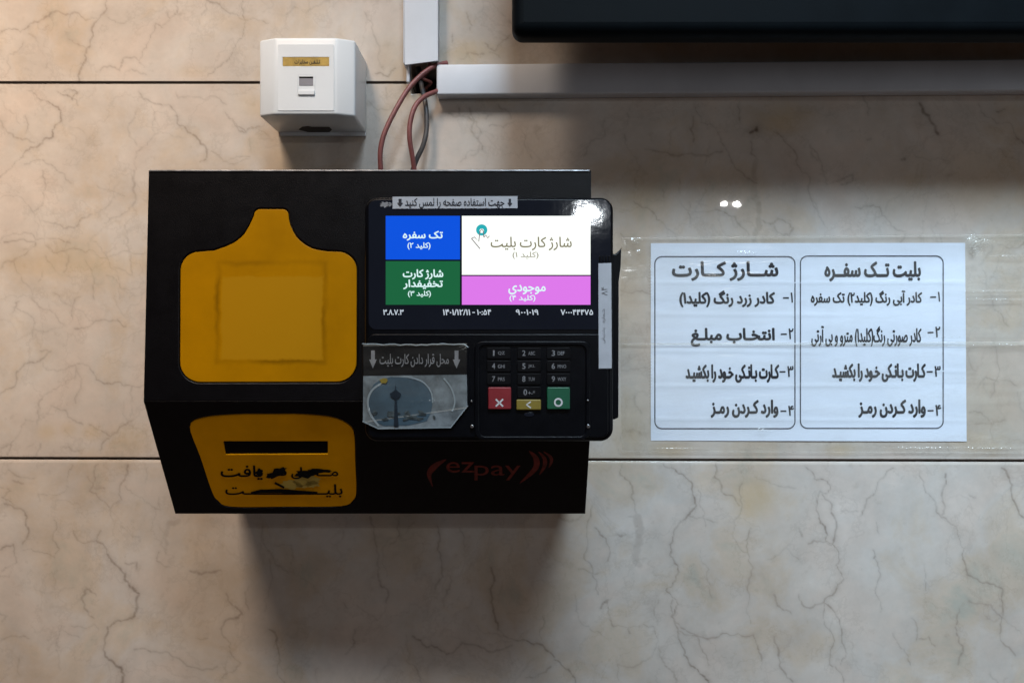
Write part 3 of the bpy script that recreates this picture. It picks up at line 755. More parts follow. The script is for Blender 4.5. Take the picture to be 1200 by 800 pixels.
    for j in J:
        g = np.abs(PY0 - j)
        grout[g < 1.45] = 1.0; dep[g < 1.4] = 0.0025
        if j == J[0]: grout[g < 1.9] = np.maximum(grout[g < 1.9], .7)
        if j == J[0]: continue
        dep = np.where((PY0 - j > 1.4) & (PY0 - j < 2.5), np.maximum(dep, 0.0005), dep)
        dep = np.where((j - PY0 > 1.4) & (j - PY0 < 1.6), np.maximum(dep, 0.0004), dep)
    hole = (PX > HX[0]) & (PX < HX[1]) & (PY0 > HY[0]) & (PY0 < HY[1])
    dep[hole] = 0.035; grout[hole] = 1.0
    co = np.stack([(PX - 600) * S, dep, (400 - PY) * S], -1).reshape(-1, 3).astype('f')
    i = np.arange((ny - 1) * (nx - 1)); r, c = i // (nx - 1), i % (nx - 1); a = r * nx + c
    quads = np.stack([a, a + nx, a + nx + 1, a + 1], -1).astype(np.int32)
    me = bpy.data.meshes.new('marble_wall')
    me.vertices.add(len(co)); me.vertices.foreach_set('co', co.ravel())
    me.loops.add(quads.size); me.loops.foreach_set('vertex_index', quads.ravel())
    me.polygons.add(len(quads)); me.polygons.foreach_set('loop_start', np.arange(0, quads.size, 4, dtype=np.int32))
    me.update(calc_edges=True)
    for nm, arr in (('vein', vein), ('stain_glow', stain_glow), ('grout', grout)):
        at = me.attributes.new(nm, 'FLOAT', 'POINT'); at.data.foreach_set('value', np.clip(arr, 0, 1).astype('f').ravel())
    o = bpy.data.objects.new('marble_wall', me); me.materials.append(M['marble']); COL.objects.link(o)
    return tag(o, 'cream veined marble wall with two dark horizontal joints, behind everything', 'wall')


build_wall()

# ------------------------------------------------------------------ dark panel jutting out above
pn = empty('dark_panel', wp(600, 40, 0.072), 'large slate black panel with a rounded corner jutting out above the level white trunking', 'panel')
plate('casing', [rr(600, -330, 1560, 40, 13, 8)], off(0.072), 0.020, 0.020, 0.007, M['panel'], pn, 60, 5)
plate('mount', [rect(760, -260, 1300, -60)], WALL, 0.0715, 0.071, 0.001, M['panel'], pn)

# ------------------------------------------------------------------ trunking
vt = empty('cable_trunking', wp(494, 75, 0), 'short upright white cable trunking running down from the top edge, open at its lower end', 'trunking')
# U-shaped lid open at the bottom: front sheet + two cheeks + back strip
FD = 0.014
def boxpx(name, x0, y0, x1, y1, d0, d1, mat, parent, bevel=0.0004):
    """box whose front face (at depth d1) spans the given pixels"""
    a, b = wp(x0, y0, d1), wp(x1, y1, d1)
    bm = bmesh.new()
    V = [bm.verts.new((x, -d, z)) for x in (a.x, b.x) for d in (d0, d1) for z in (b.z, a.z)]
    for f in ((0, 1, 3, 2), (4, 6, 7, 5), (0, 2, 6, 4), (1, 5, 7, 3), (0, 4, 5, 1), (2, 3, 7, 6)): bm.faces.new([V[k] for k in f])
    bmesh.ops.recalc_face_normals(bm, faces=bm.faces)
    if bevel: bmesh.ops.bevel(bm, geom=bm.edges[:], offset=bevel, segments=2, profile=0.5, affect='EDGES')
    me = bpy.data.meshes.new(name); bm.to_mesh(me); bm.free()
    return link(name, me, mat, parent, 35)


plate('cover', [[(472.5, -330), (513, -330), (513.5, 71.5), (474, 76.5)]], off(0.0), 0.0145, 0.0012, 0.0004, M['trunking'], vt)
boxpx('side_wall', 472.5, -330, 474.5, 74, 0.0004, 0.0132, M['trunking'], vt)
boxpx('side_wall', 511, -330, 513, 71, 0.0004, 0.0132, M['trunking'], vt)
boxpx('base_strip', 476.2, 70, 480, 96, 0.0003, 0.009, M['trunking'], vt)

ht = empty('cable_trunking', wp(512, 112, 0), 'long white cable trunking running level under the dark panel to the right edge', 'trunking')
bm = bmesh.new()
# front corner points: slightly sloping run
f0, f1 = wp(511.5, 75.5, 0.012), wp(511.5, 111, 0.012)
g0, g1 = wp(1560, 66, 0.012), wp(1560, 103, 0.012)
pts = [f0, f1, g1, g0]
V = [bm.verts.new(p) for p in pts] + [bm.verts.new((p.x, -0.0004, p.z)) for p in pts]
for f in ((0, 1, 2, 3), (4, 7, 6, 5), (0, 4, 5, 1), (1, 5, 6, 2), (2, 6, 7, 3), (3, 7, 4, 0)): bm.faces.new([V[k] for k in f])
bmesh.ops.recalc_face_normals(bm, faces=bm.faces)
bmesh.ops.bevel(bm, geom=bm.edges[:], offset=0.0012, segments=3, profile=0.5, affect='EDGES')
me = bpy.data.meshes.new('cover'); bm.to_mesh(me); bm.free()
link('cover', me, M['trunking'], ht, 35)
# thin foot of the trunking base showing along its lower edge
bm = bmesh.new()
f0, f1 = wp(513, 111.5, 0.0035), wp(513, 114.6, 0.0035); g0, g1 = wp(1560, 103.6, 0.0035), wp(1560, 107, 0.0035)
pts = [f0, f1, g1, g0]
V = [bm.verts.new(p) for p in pts] + [bm.verts.new((p.x, -0.0004, p.z)) for p in pts]
for f in ((0, 1, 2, 3), (4, 7, 6, 5), (0, 4, 5, 1), (1, 5, 6, 2), (2, 6, 7, 3), (3, 7, 4, 0)): bm.faces.new([V[k] for k in f])
bmesh.ops.recalc_face_normals(bm, faces=bm.faces)
me = bpy.data.meshes.new('base_strip'); bm.to_mesh(me); bm.free()
link('base_strip', me, M['trunking'], ht, 35)

# ------------------------------------------------------------------ wires
def wire(name, pts, r, mat, label):
    P = [tuple(wp(x, y, d)) for x, y, d in pts]
    return tag(tube(name, spline(P, 8), r, mat), label, 'wire')


wire('wire', [(524, 74, .006), (509, 78, .010), (494, 88, .014), (478, 105, .018), (463, 130, .022), (451, 155, .024), (446, 175, .024), (446, 196, .022), (449, 214, .018), (452, 262, .012)], .0017, M['red_wire'], 'dull red wire looping out furthest left from the trunking corner')
wire('wire', [(522, 102, .006), (511, 107.5, .011), (498, 113, .016), (487, 124, .020), (481, 142, .022), (480, 162, .022), (484, 188, .018), (487, 214, .014), (489, 262, .010)], .0017, M['red_wire'], 'dull red wire bending straight down from the open end of the level trunking')
wire('wire', [(490, 78, -.010), (494, 100, .004), (499, 125, .010), (500, 150, .012), (496, 170, .013), (487, 190, .012), (481, 213, .010), (478, 262, .008)], .0017, M['grey_wire'], 'dark grey wire curving down on the right of the two red wires')
wire('wire', [(507, 62, .008), (501, 84, .004), (496, 92, .004), (505, 97, .004), (499, 104, -.006), (503, 109, -.02)], .0011, M['red_wire'], 'short kinked red wire inside the dark gap at the trunking corner')

# ------------------------------------------------------------------ telephone socket
so = empty('telephone_socket', wp(378, 159, 0), 'white telephone wall socket with a gold name strip above the black machine', 'socket')
DF = 0.046
zt, zb = wp(0, 44, DF).z, wp(0, 134.5, DF).z
XL, XR = wp(304, 0, .041).x, wp(416.5, 0, .041).x
prof = [(XL, .0004), (XL, .041), (wp(322, 0, DF).x, DF), (wp(394, 0, DF).x, DF), (XR, .041), (XR, .0004)]
def socket_body():
    bm = bmesh.new()
    A = [bm.verts.new((x, -d, zt)) for x, d in prof]; B = [bm.verts.new((x, -d, zb)) for x, d in prof]
    bm.faces.new(A); bm.faces.new(B[::-1])
    for i in range(6):
        j = (i + 1) % 6; bm.faces.new((A[i], B[i], B[j], A[j]))
    bmesh.ops.recalc_face_normals(bm, faces=bm.faces)
    bmesh.ops.bevel(bm, geom=[e for e in bm.edges], offset=0.0016, segments=3, profile=0.5, affect='EDGES')
    me = bpy.data.meshes.new('housing'); bm.to_mesh(me); bm.free()
    return link('housing', me, M['white_plastic'], so, 35)


socket_body()
boxpx('back_plate', 327.5, 72, 428.6, 159.2, .0003, .0025, M['white_plastic'], so, .0006)
fp = off(DF)
plate('face_plate', [rr(325.5, 52, 391.5, 130, 1.5, 3), rect(331, 67, 386, 78)[::-1], rect(348.5, 88, 369, 112)[::-1]], fp, .0004, .0004, .00015, M['white_plastic'], so)
gl = plate('name_strip', [rect(331.4, 67.4, 385.6, 77.6)], fp, .0003, .0002, 0, M['gold'], so)
Ink().text('تـلـفـن مخابرات', (345, 70, 375, 76), .01).build('lettering', fp, .0005, M['ink'], gl)
jk = plate('jack', [rect(348.8, 88.4, 368.6, 111.6)], fp, .0002, .0001, 0, M['white_plastic'], so)
plate('jack_frame', [rect(348.6, 88.2, 368.8, 111.8), rect(350.4, 90, 367, 105)[::-1]], fp, .0006, .0005, .0001, M['white_plastic'], jk)
plate('shutter', [rect(350.5, 90.2, 366.9, 100.5)], fp, .0004, .0002, 0, M['jack_dark'], jk)
plate('contact_gap', [rect(350.5, 90.1, 366.9, 91.8)], fp, .0005, .0001, 0, M['black_inner'], jk)
plate('jack_lip', [rect(349.4, 106, 368.2, 111)], fp, .0016, .0010, .0003, M['white_plastic'], jk)

# knock-out for the cable under the housing (its face looks down)
bm = bmesh.new()
kz = zb - 0.0003
kp = [(350, .010), (354, .017), (361, .0185), (366, .0165), (386, .0165), (389, .010), (386, .0035), (361, .0035)]
V = [bm.verts.new(((px - 600) * S * (D - d) / D, -d, kz)) for px, d in kp]; V2 = [bm.verts.new((v.co.x, v.co.y, kz + .0002)) for v in V]
bm.faces.new(V); bm.faces.new(V2[::-1])
for i in range(len(V)): bm.faces.new((V[i], V[(i + 1) % len(V)], V2[(i + 1) % len(V)], V2[i]))
bmesh.ops.recalc_face_normals(bm, faces=bm.faces)
me = bpy.data.meshes.new('cable_knockout'); bm.to_mesh(me); bm.free()
link('cable_knockout', me, M['hole_grey'], so)

# ------------------------------------------------------------------ ticket machine
DT, DR, DB = .134, .140, .100      # depth off the wall of the top edge, the fold and the bottom edge
ZT, ZR, ZB = wp(0, 199.5, DT).z, wp(0, 470, DR).z, wp(0, 602, DB).z
BX0, BX1 = -325 * S, 70.8 * S
UP = Plane((0, -DT, ZT), (0, -(ZT - ZR), DR - DT))
LO = Plane((0, -DR, ZR), (0, -(ZR - ZB), -(DR - DB)))
if UP.n.y > 0: UP.n = -UP.n
if LO.n.y > 0: LO.n = -LO.n
mc = empty('ticket_machine', (( BX0 + BX1) / 2, 0, ZB), 'black steel ticket charging machine with two amber plates, fixed to the marble wall', 'ticket machine')
T = 0.0016
def inner(d, z, n): return (d - T * abs(n.y), z - T * n.z)
p1 = inner(DT, ZT, UP.n); p2 = (DR - T * 1.05, ZR); p3 = inner(DB, ZB, LO.n)
prism('body', [(.0005, ZT - .0003), (p1[0], ZT - .0003), p2, (p3[0], ZB + .0003), (.0005, ZB + .0003)], 'x', BX0 + .0003, BX1 - .0003, .0004, M['black_paint'], mc)
def arc(cx, cy, r, a0, a1, n=8): return [(cx + r * math.cos(math.radians(a0 + (a1 - a0) * k / n)), cy + r * math.sin(math.radians(a0 + (a1 - a0) * k / n))) for k in range(n + 1)]
def spl(p, n=6): return [tuple(q) for q in spline(p, n)]
P1 = (arc(304.5, 252, 6.8, 180, 270, 5) + arc(331.2, 252, 6.8, 270, 360, 5) + spl([(338.3, 256), (341, 266), (349, 279.5), (364.2, 290.4), (383, 294.6)])
      + arc(396, 317, 22, 270, 360) + arc(394.5, 424, 23.2, 0, 90) + arc(234.5, 424, 23.5, 90, 180) + arc(233.5, 317, 22, 180, 270)
      + spl([(251, 293.6), (272, 285.5), (284.5, 276), (291.5, 265.5), (295.5, 257)]))
P2 = smooth_loop([(222.4,499.6),(239,489.5),(277.5,486),(316,485.7),(356,485.9),(390,489.5),(409,498.5),(415,510),(416.2,542),(417.4,575),(413.6,586),(399,592.8),(335,593.4),(270.7,593.4),(255,586),(248,575),(234.5,535)], 4)
def grow(lp, g):
    c = np.mean(np.array(lp), 0); out = []
    n = len(lp)
    for i in range(n):
        a, b = np.array(lp[i - 1]), np.array(lp[(i + 1) % n]); t = b - a; t /= np.linalg.norm(t) + 1e-9
        out.append(tuple(np.array(lp[i]) + np.array((t[1], -t[0])) * g))
    return out


def uvloop(pl, lp, h): return [pl.uv(x, y, h) for x, y in lp]
# front sheets with the cut-outs
zu = UP.uv(600, 470)[1]
up_out = [(BX0, 0.0), (BX1, 0.0), (BX1, zu), (BX0, zu)]
me = curve_mesh([up_out, uvloop(UP, grow(P1, 1.1), 0)[::-1]], T, .0006, 2)
link('upper_front', place(me, UP, 0), M['black_paint'], mc, 40)
zl = -((ZR - ZB) ** 2 + (DR - DB) ** 2) ** .5
me = curve_mesh([[(BX0, 0), (BX1, 0), (BX1, zl), (BX0, zl)], uvloop(LO, grow(P2, .9), 0)[::-1]], T, .0005, 2)
link('lower_front', place(me, LO, 0), M['black_paint'], mc, 40)
M['edge_highlight'] = rough_mat('edge_highlight_grey', (0.30, 0.31, 0.33), 0.3, 0.5, 150, metal=0.6)  # pale strip added to paint the bright highlight on the top edge
tube('top_highlight', [tuple(UP.at(BX0 + .001 + (BX1 - BX0 - .002) * k / 20, -.0004, .0001)) for k in range(21)], .0006, M['edge_highlight'], mc, 8)
# amber plates set in the cut-outs
base = world_loc(mc)
def oc(px, py):
    q = UP.px(px, py); return (q.x - base.x, q.z - base.z)
c1a, c1b = oc(256, 308), oc(379, 423); c2a, c2b = oc(261, 324), oc(376.5, 421)
RES = [(((c1a[0] + c1b[0]) / 2, (c1a[1] + c1b[1]) / 2), ((c1b[0] - c1a[0]) / 2, (c1a[1] - c1b[1]) / 2)),
       (((c2a[0] + c2b[0]) / 2, (c2a[1] + c2b[1]) / 2), ((c2b[0] - c2a[0]) / 2, (c2a[1] - c2b[1]) / 2))]
M['amber'] = amber('amber_acrylic_with_sticker_residue', (0.40, 0.176, 0.0), RES)
M['amber2'] = amber('amber_acrylic', (0.66, 0.27, 0.0))
M['scrape'] = rough_mat('scraped_film', (0.42, 0.28, 0.05), 0.5, 0.15, 120)
pA = plate('amber_plate', [P1], UP, -.0003, .0012, .0003, M['amber'], mc)
tag(pA, 'bottle shaped upper amber plate with the mark of a peeled sticker')
slot = smooth_loop([(261.3,517)] , 1)
SL = [(261.3, 516.8), (384, 516.8), (384.3, 532), (264, 532.6)]
pB = plate('amber_plate', [P2, SL[::-1]], LO, -.0002, .0012, .0002, M['amber2'], mc)
tag(pB, 'lower amber plate with a ticket slot and worn black lettering')
plate('ticket_slot', [[(262, 517.4), (383.4, 517.4), (383.7, 531.4), (264.6, 532)]], LO, -.0012, .0003, 0, M['black_inner'], pB)
ik = Ink()
ik.text('مــحـل', (341, 547, 396.5, 561), .022).text('در', (317, 549, 336, 561), .022).text('یافت', (258.5, 545, 308, 562), .022)
ik.text('بلیـــــــــــــــت', (264, 567, 401.5, 582.5), .018)
ik.build('lettering', LO, .0003, M['black_print'], pB)
rg = random.Random(4)
def blob(cx, cy, rx, ry, rough=.3, n=22, rot=0):
    out = []
    for k in range(n):
        a = 2 * math.pi * k / n; r = 1 + rg.uniform(-rough, rough)
        x, y = rx * r * math.cos(a), ry * r * math.sin(a)
        out.append((cx + x * math.cos(rot) - y * math.sin(rot), cy + x * math.sin(rot) + y * math.cos(rot)))
    return out


ik = Ink()
ik.loops(blob(359, 563, 17, 7.5, .25)).loops(blob(341, 568, 12, 5, .3)).loops(blob(366, 567, 9, 4, .3))
sc_ = ik.build('scraped_patch', LO, .00012, M['scrape'], pB)
ik = Ink()
ik.loops(blob(325, 554, 11, 4.6, .32, rot=-.35)).loops(blob(358, 555, 13, 4.8, .25, rot=-.1)).loops(blob(374, 551.5, 17, 2.4, .25)).loops(blob(304, 553, 4, 3.6, .3))
ik.loops(stroke([(322, 565.5), (327, 568), (333, 571)], 2.6))
ik.loops(stroke([(294, 577), (305, 575.3), (330, 575), (352, 576.5), (372, 576.8)], [1.5, 4, 4.6, 4, 2]))
ik.build('torn_lettering', LO, .0005, M['black_print'], pB)
# dark red maker's mark on the lower front
ik = Ink()
ik.text('ez', (523, 541, 556, 553.5), .0, fa=False).text('pay', (556, 545, 610, 562.5), .0, fa=False)
ik.loops(stroke(spline([(523, 538), (511, 545), (503, 555), (507, 570)], 6), [.6] + [1.2 + 6 * math.sin(math.pi * min(1, k / 17)) ** 1.3 for k in range(1, 18)] + [.4]))
def crescent(pts, wmax):
    q = spline(pts, 6); n = len(q) - 1
    return stroke(q, [.5 + wmax * math.sin(math.pi * k / n) for k in range(n + 1)])
ik.loops(crescent([(620, 528), (628, 537), (627, 549), (609, 566)], 6.5)).loops(crescent([(631, 529), (638, 537), (638, 546), (632, 556)], 4.5)).loops(crescent([(637, 529), (645, 535), (646, 541), (643, 548)], 3.5))
ik.build('logo', LO, .0002, M['logo_red'], mc)

# ------------------------------------------------------------------ payment terminal
TP = Plane(UP.at(0, 0, .020), (0, -1, math.tan(math.radians(1.7))))
ter = empty('payment_terminal', TP.px(573, 517, -.02), 'black card payment terminal with lit colour screen and keypad on the black machine', 'payment terminal')
plate('body', [rr(427, 231, 719, 517, 15, 8)], TP, 0, .0196, .0022, M['black_plastic'], ter, 50, 4)
# screen
sg = plate('screen', [rr(432, 234.5, 715.5, 386, 9, 6)], TP, .0004, .0003, 0, M['glass'], ter)
H = .0007
for nm, bx, mt in (('blue_tile', (452, 253, 539, 304), 's_blue'), ('green_tile', (452, 306, 539, 357), 's_green'), ('white_tile', (541.3, 253, 692, 322), 's_white'), ('pink_tile', (541.3, 323.5, 692, 357), 's_pink')):
    plate(nm, [rect(*bx)], TP, H, .0002, 0, M[mt], sg)
Bd = .03
Ink().text('تک سفره', (472, 270.5, 519, 282), Bd).text('(کلید ۲)', (477.5, 284, 504.5, 292.5), .02).build('lettering', TP, H + .0002, M['s_text'], sg)
Ink().text('شارژ کارت', (472, 315.5, 519.5, 327.5), Bd).text('تخفیفدار', (472.5, 327.5, 519, 339), Bd).text('(کلید ۳)', (478, 340.5, 505, 348.5), .02).build('lettering', TP, H + .0002, M['s_text'], sg)
Ink().text('موجودی', (595.7, 333.5, 639.5, 345), Bd).text('(کلید ۴)', (597, 345.5, 627.5, 353.5), .02).build('lettering', TP, H + .0002, M['s_text'], sg)
ik = Ink()
ik.text('۳.۸.۷.۳', (449, 362.5, 473, 369), .03).text('۱۴۰۱/۱۲/۱۱', (519, 362.3, 551, 369.3), .03).text('-', (553.5, 365.5, 556.5, 366.6), 0).text('۱۰:۵۴', (559, 362.5, 575.5, 369), .03)
ik.text('۹۰۰۱۰۱۹', (604.5, 362.5, 631, 369), .03).text('۷۰۰۰۴۴۴۷۵', (657, 362.5, 695, 369), .03)
ik.build('status_lettering', TP, H + .0002, M['s_status'], sg)
Ink().text('شارژ کارت بلیت', (575, 277.5, 670, 293.5), .012).text('(کلید ۱)', (600.7, 295, 631, 303.5), .0).build('title_lettering', TP, H + .0002, M['s_olive'], sg)
Ink().loops(circ(564.5, 269.5, 6.6, 24), circ(564.5, 270.5, 2.6, 16)[::-1]).build('touch_ring', TP, H + .0002, M['s_teal'], sg)
ik = Ink()
for q in ([(552.5, 279.5), (556, 277.8), (561, 283), (562.5, 271), (564.5, 268.5), (566.5, 271), (567, 278)], [(567, 278), (569.5, 275.5), (571.5, 279), (573.5, 276.5)], [(552.5, 279.5), (557, 285), (562.5, 291.5)]):
    ik.loops(stroke(q, 1.0))
ik.build('hand_icon', TP, H + .0004, M['s_dark'], sg)
# printed strip stuck over the screen
st = plate('instruction_strip', [[(460, 230.6), (606.5, 229.8), (606.5, 244), (460, 244.6)]], TP, .0009, .0002, 0, M['sticker'], ter)
def arrow(cx, y0, y1, w):
    m = y0 + (y1 - y0) * .5
    return [(cx - w * .25, y0), (cx + w * .25, y0), (cx + w * .25, m), (cx + w * .5, m), (cx, y1), (cx - w * .5, m), (cx - w * .25, m)]
Ink().text('جهت استفاده صفحه را لمس کنید', (474.5, 232, 591, 244), .014).loops(arrow(468.8, 233, 242.5, 7)).loops(arrow(597.5, 233, 242.5, 6)).build('lettering', TP, .0011, M['ink'], st)
Ink().loops(blob(451, 239.5, 5, 3, .3)).loops(circ(456.5, 239.5, 2.4)).build('maker_mark', TP, .0006, M['grey_mark'], ter)
# shoulder below the screen
plate('lower_deck', [rr(431, 391, 713, 513, 9, 5)], TP, .0010, .0010, .0006, M['black_plastic'], ter)
# keypad surround and keys
plate('keypad_frame', [rr(556, 399.5, 692, 515, 10, 6), rr(561.5, 404.5, 686.5, 511, 7, 6)[::-1]], TP, .0022, .0014, .0005, M['black_plastic'], ter)
LEG = [('1', 'QZ'), ('2', 'ABC'), ('3', 'DEF'), ('4', 'GHI'), ('5', 'JKL'), ('6', 'MNO'), ('7', 'PRS'), ('8', 'TUV'), ('9', 'WXY')]
for k, (dg_, le) in enumerate(LEG):
    cx, cy = (584.5, 620, 654.5)[k % 3], (413.7, 429, 444)[k // 3]
    ky = plate('key', [rr(cx - 14, cy - 6.7, cx + 14, cy + 6.7, 2, 3)], TP, .0018, .0008, .0003, M['black_matt'], ter)
    Ink().text(dg_, (cx - (6.8 if dg_ == '1' else 8), cy - 3.4, cx - (4.9 if dg_ == '1' else 4.2), cy + 3.2), .02, fa=False).text(le, (cx - 1, cy - 2, cx + 7 + (2 if le in ('MNO', 'WXY') else 0), cy + 2.2), .01, fa=False).build('key_legend', TP, .0020, M['grey_mark'], ky)
ky = plate('key', [rr(606, 453, 634, 466.3, 2, 3)], TP, .0018, .0008, .0003, M['black_matt'], ter)
Ink().text('0', (613.5, 456, 617.6, 463), .02, fa=False).text('+-*', (619, 457.5, 627, 462), .01, fa=False).build('key_legend', TP, .0020, M['grey_mark'], ky)
ky = plate('key', [rr(572, 453.5, 599, 479.5, 1.5, 3)], TP, .0030, .0020, .0005, M['red_key'], ter); tag(ky, 'red cancel key with a white cross')
Ink().loops(stroke([(581, 467.5), (589.5, 476)], 1.9)).loops(stroke([(589.5, 467.5), (581, 476)], 1.9)).build('key_legend', TP, .0032, M['white_mark'], ky)
ky = plate('key', [rr(605.2, 468, 634, 480.2, 1.2, 3)], TP, .0030, .0020, .0005, M['yellow_key'], ter); tag(ky, 'narrow yellow correction key with a pale arrowhead')
Ink().loops(stroke([(622, 470.5), (617, 474), (622, 477.8)], 1.7)).build('key_legend', TP, .0032, M['white_mark'], ky)
ky = plate('key', [rr(641, 453.5, 668, 479.5, 1.5, 3)], TP, .0030, .0020, .0005, M['green_key'], ter); tag(ky, 'green confirm key with a white ring')
Ink().loops(circ(654.3, 471.3, 5.2, 24), circ(654.3, 471.3, 3.2, 20)[::-1]).build('key_legend', TP, .0032, M['white_mark'], ky)
plate('sensor_window', [circ(620, 485.5, 6, 20, 2.6)], TP, .0016, .0006, .0002, M['glass'], ter)
for x, y, r in ((552.5, 470, 1.2), (553, 499.5, 2.2), (689, 469, 1.3), (689.5, 499.5, 2.3)):
    plate('screw', [circ(x, y, r, 14)], TP, .0030, .0012, .0003, M['metal'], ter)
# contactless card pad in its clear pouch
cp = plate('card_pad', [[(425, 403.5), (548.5, 402), (550, 476), (530, 502), (443, 504), (424.5, 496)]], TP, .0022, .0012, .0004, M['black_plastic'], ter)
CARD = [(425.6, 440.5), (547, 438.8), (547.6, 475), (527.5, 500), (443.5, 501.5), (425.4, 493.5)]
Hc = .0025
plate('card_picture', [CARD], TP, Hc, .0002, 0, M['card_pale'], cp)
ik = Ink(); ik.loops([(431.5, 470), (433, 459), (438, 450), (446, 444.5), (458, 441.5), (478, 442.5), (495, 448), (504, 458), (507, 470), (505, 483), (500, 493), (480, 498), (450, 499), (440, 494), (434, 484)]).build('card_sky', TP, Hc + .0002, M['card_sky'], cp)
ik = Ink(); ik.loops(stroke(spline([(447, 449), (436, 457), (431, 470), (434, 485), (444, 499)], 5), 2.4)).loops(stroke(spline([(478, 441.5), (495, 447), (505, 459), (507, 472)], 5), 1.6)).loops(stroke(spline([(520, 443), (529, 455), (533, 470), (530, 482)], 5), 1.8))
ik.loops(stroke([(424.8, 493.3), (443.3, 502), (528, 500.6), (548.2, 475)], 1.4)); ik.build('card_ring_glint', TP, Hc + .0004, M['card_ring_glint'], cp)  # this stroke paints the pale highlight on the pouch's lower edges
ik = Ink(); rg = random.Random(9)
for k in range(26):
    ik.loops(blob(438 + rg.random() * 80, 482 + rg.random() * 13, 1.5 + rg.random() * 4, .8 + rg.random() * 1.5, .5, 9))
ik.build('card_city', TP, Hc + .0006, M['card_city'], cp)
Ink().loops([(461.5, 500), (462.6, 468), (457.5, 464), (457, 461), (461, 458.5), (463, 456), (463.6, 449), (464.2, 456), (466.5, 458.5), (470, 461), (469.5, 464), (465, 468), (467, 500)]).build('card_tower', TP, Hc + .0008, M['card_dark'], cp)
Ink().loops(blob(449.5, 446, 4.5, 3, .2)).build('card_badge', TP, Hc + .0008, M['yellow_key'], cp)
Ink().text('محل قرار دادن کارت بلیت', (444.8, 414.5, 526, 430), .008).loops(arrow(437, 410.5, 431.5, 9)).loops(arrow(535, 410.5, 431.5, 9)).build('lettering', TP, Hc, M['grey_mark'], cp)
# torn upper lip of the pouch, its glint put in as pale colour
rg = random.Random(3)
q = [(424.5 + k * 6.3, 403.2 + rg.uniform(-.9, .9) + (0.8 if 3 < k < 13 else 0)) for k in range(20)] + [(549, 407)]
tube('pouch_lip_glint', [tuple(TP.px(x, y, .0027)) for x, y in q], .00035, M['card_ring_glint'], cp, 6)
# crumpled clear pouch over the card
RC = [(470, 404, 40, 2.0, .0010), (543, 408, 6, 5, .0014), (430, 470, 2, 24, .0009), (537, 486, 12, 6, .0010), (500, 470, 30, 1.4, .0006), (452, 452, 18, 2, .0006), (512, 446, 3, 12, .0006)]
sheet('clear_pouch', [(425.5, 404), (547, 402.5), (546.5, 478), (427, 495)], 90, 60, (lambda g: lambda x, y: .0026 + .6 * (g(x, y) - .0012))(tape_disp(8, RC)), M['pouch'], cp, TP, tape_crease_glint(8, [(a, b, c, d, e * .4) for a, b, c, d, e in RC]))
# white note on the right bezel, clip above it
nt_ = plate('bezel_note', [[(701.2, 308.5), (716.4, 308), (717, 431.5), (701.6, 431.8)]], TP, .0012, .0004, .0001, M['sticker'], ter)
ik = Ink().text('پشتیبانی', (705, 384, 710, 402), 0, rot=90).text('۸۴', (705, 336, 712, 346), 0, rot=90).text('شماره', (705, 362, 710, 378), 0, rot=90)
ik.build('lettering', TP, .0014, M['grey_mark'], nt_)
for k in range(4):
    plate('clip_rib', [rect(702.2 + k * 3.6, 299.5, 704.4 + k * 3.6, 307.5)], TP, .0016, .0014, .0003, M['black_matt'], ter)
# magnetic swipe rail standing behind the right edge
plate('swipe_rail', [[(712, 296), (721, 297.5), (728.5, 290.5), (727.6, 312), (725.3, 330), (725, 489), (720, 491.5), (712, 490)]], TP, -.004, .012, .0008, M['black_plastic'], ter)

# ------------------------------------------------------------------ paper notice
def pdisp(x, y):
    t = (x - 762) / 370; s = (y - 285) / 232
    h = .0006 + .00035 * math.sin(t * 5.1 + s * 2) * math.sin(s * 9 + 1) + .00012 * math.sin(s * 31 + 2 * t)
    for y0, sl, a, w_, t0, t1 in ((331, .0, .0006, 1.6, .05, 1), (368, 2, .0005, 1.8, .0, .62), (406, -5, .0009, 1.5, .25, 1.0), (411, 3, .0005, 1.7, 0, .5), (452, 0, .0006, 1.8, 0, .8), (491, 2, .0005, 1.6, .0, 1), (434, 1, .0007, 1.3, .75, 1)):
        d = (y - y0 - sl * t) / w_
        m = 1 / (1 + math.exp(-(t - t0) * 30)) * 1 / (1 + math.exp((t - t1) * 30))
        h += .5 * a * m * math.exp(-d * d)
    return max(h, .0001)


no = empty('paper_notice', wp(947, 517, 0), 'white printed instruction sheet with two framed columns taped right of the machine', 'notice')
sheet('paper', [(762.7, 285), (1131, 284.5), (1132.8, 517), (762.7, 516)], 120, 110, pdisp, M['paper'], no)
ik = Ink()
B2 = .036
ik.text('شــارژ کــارت', (787.3, 306, 912.3, 329.3), B2).text('بلیت تــک سفــره', (966, 306, 1079.3, 330), B2)
ik.text('کادر زرد رنگ (کلید۱)', (796, 340, 908.3, 360), B2).text('انتخـاب مبلـغ', (809.3, 384, 908, 406), B2).text('کـارت بـانـکی خـود را بکشیـد', (803.3, 426.5, 913.3, 448.5), B2).text('وارد کـردن رمـز', (832.7, 468, 912.3, 489.5), B2)
ik.text('کادر آبی رنگ (کلید۲) تک سفره', (950, 340, 1080.7, 358.5), .028).text('کادر صورتی رنگ(کلید۱) مترو و بی آرتی', (950.7, 381.5, 1080, 406), .018).text('کـارت بـانـکی خـود را بکشیـد', (975, 425.5, 1085, 447.5), B2).text('وارد کـردن رمـز', (1005.7, 467.5, 1085, 489.5), B2)
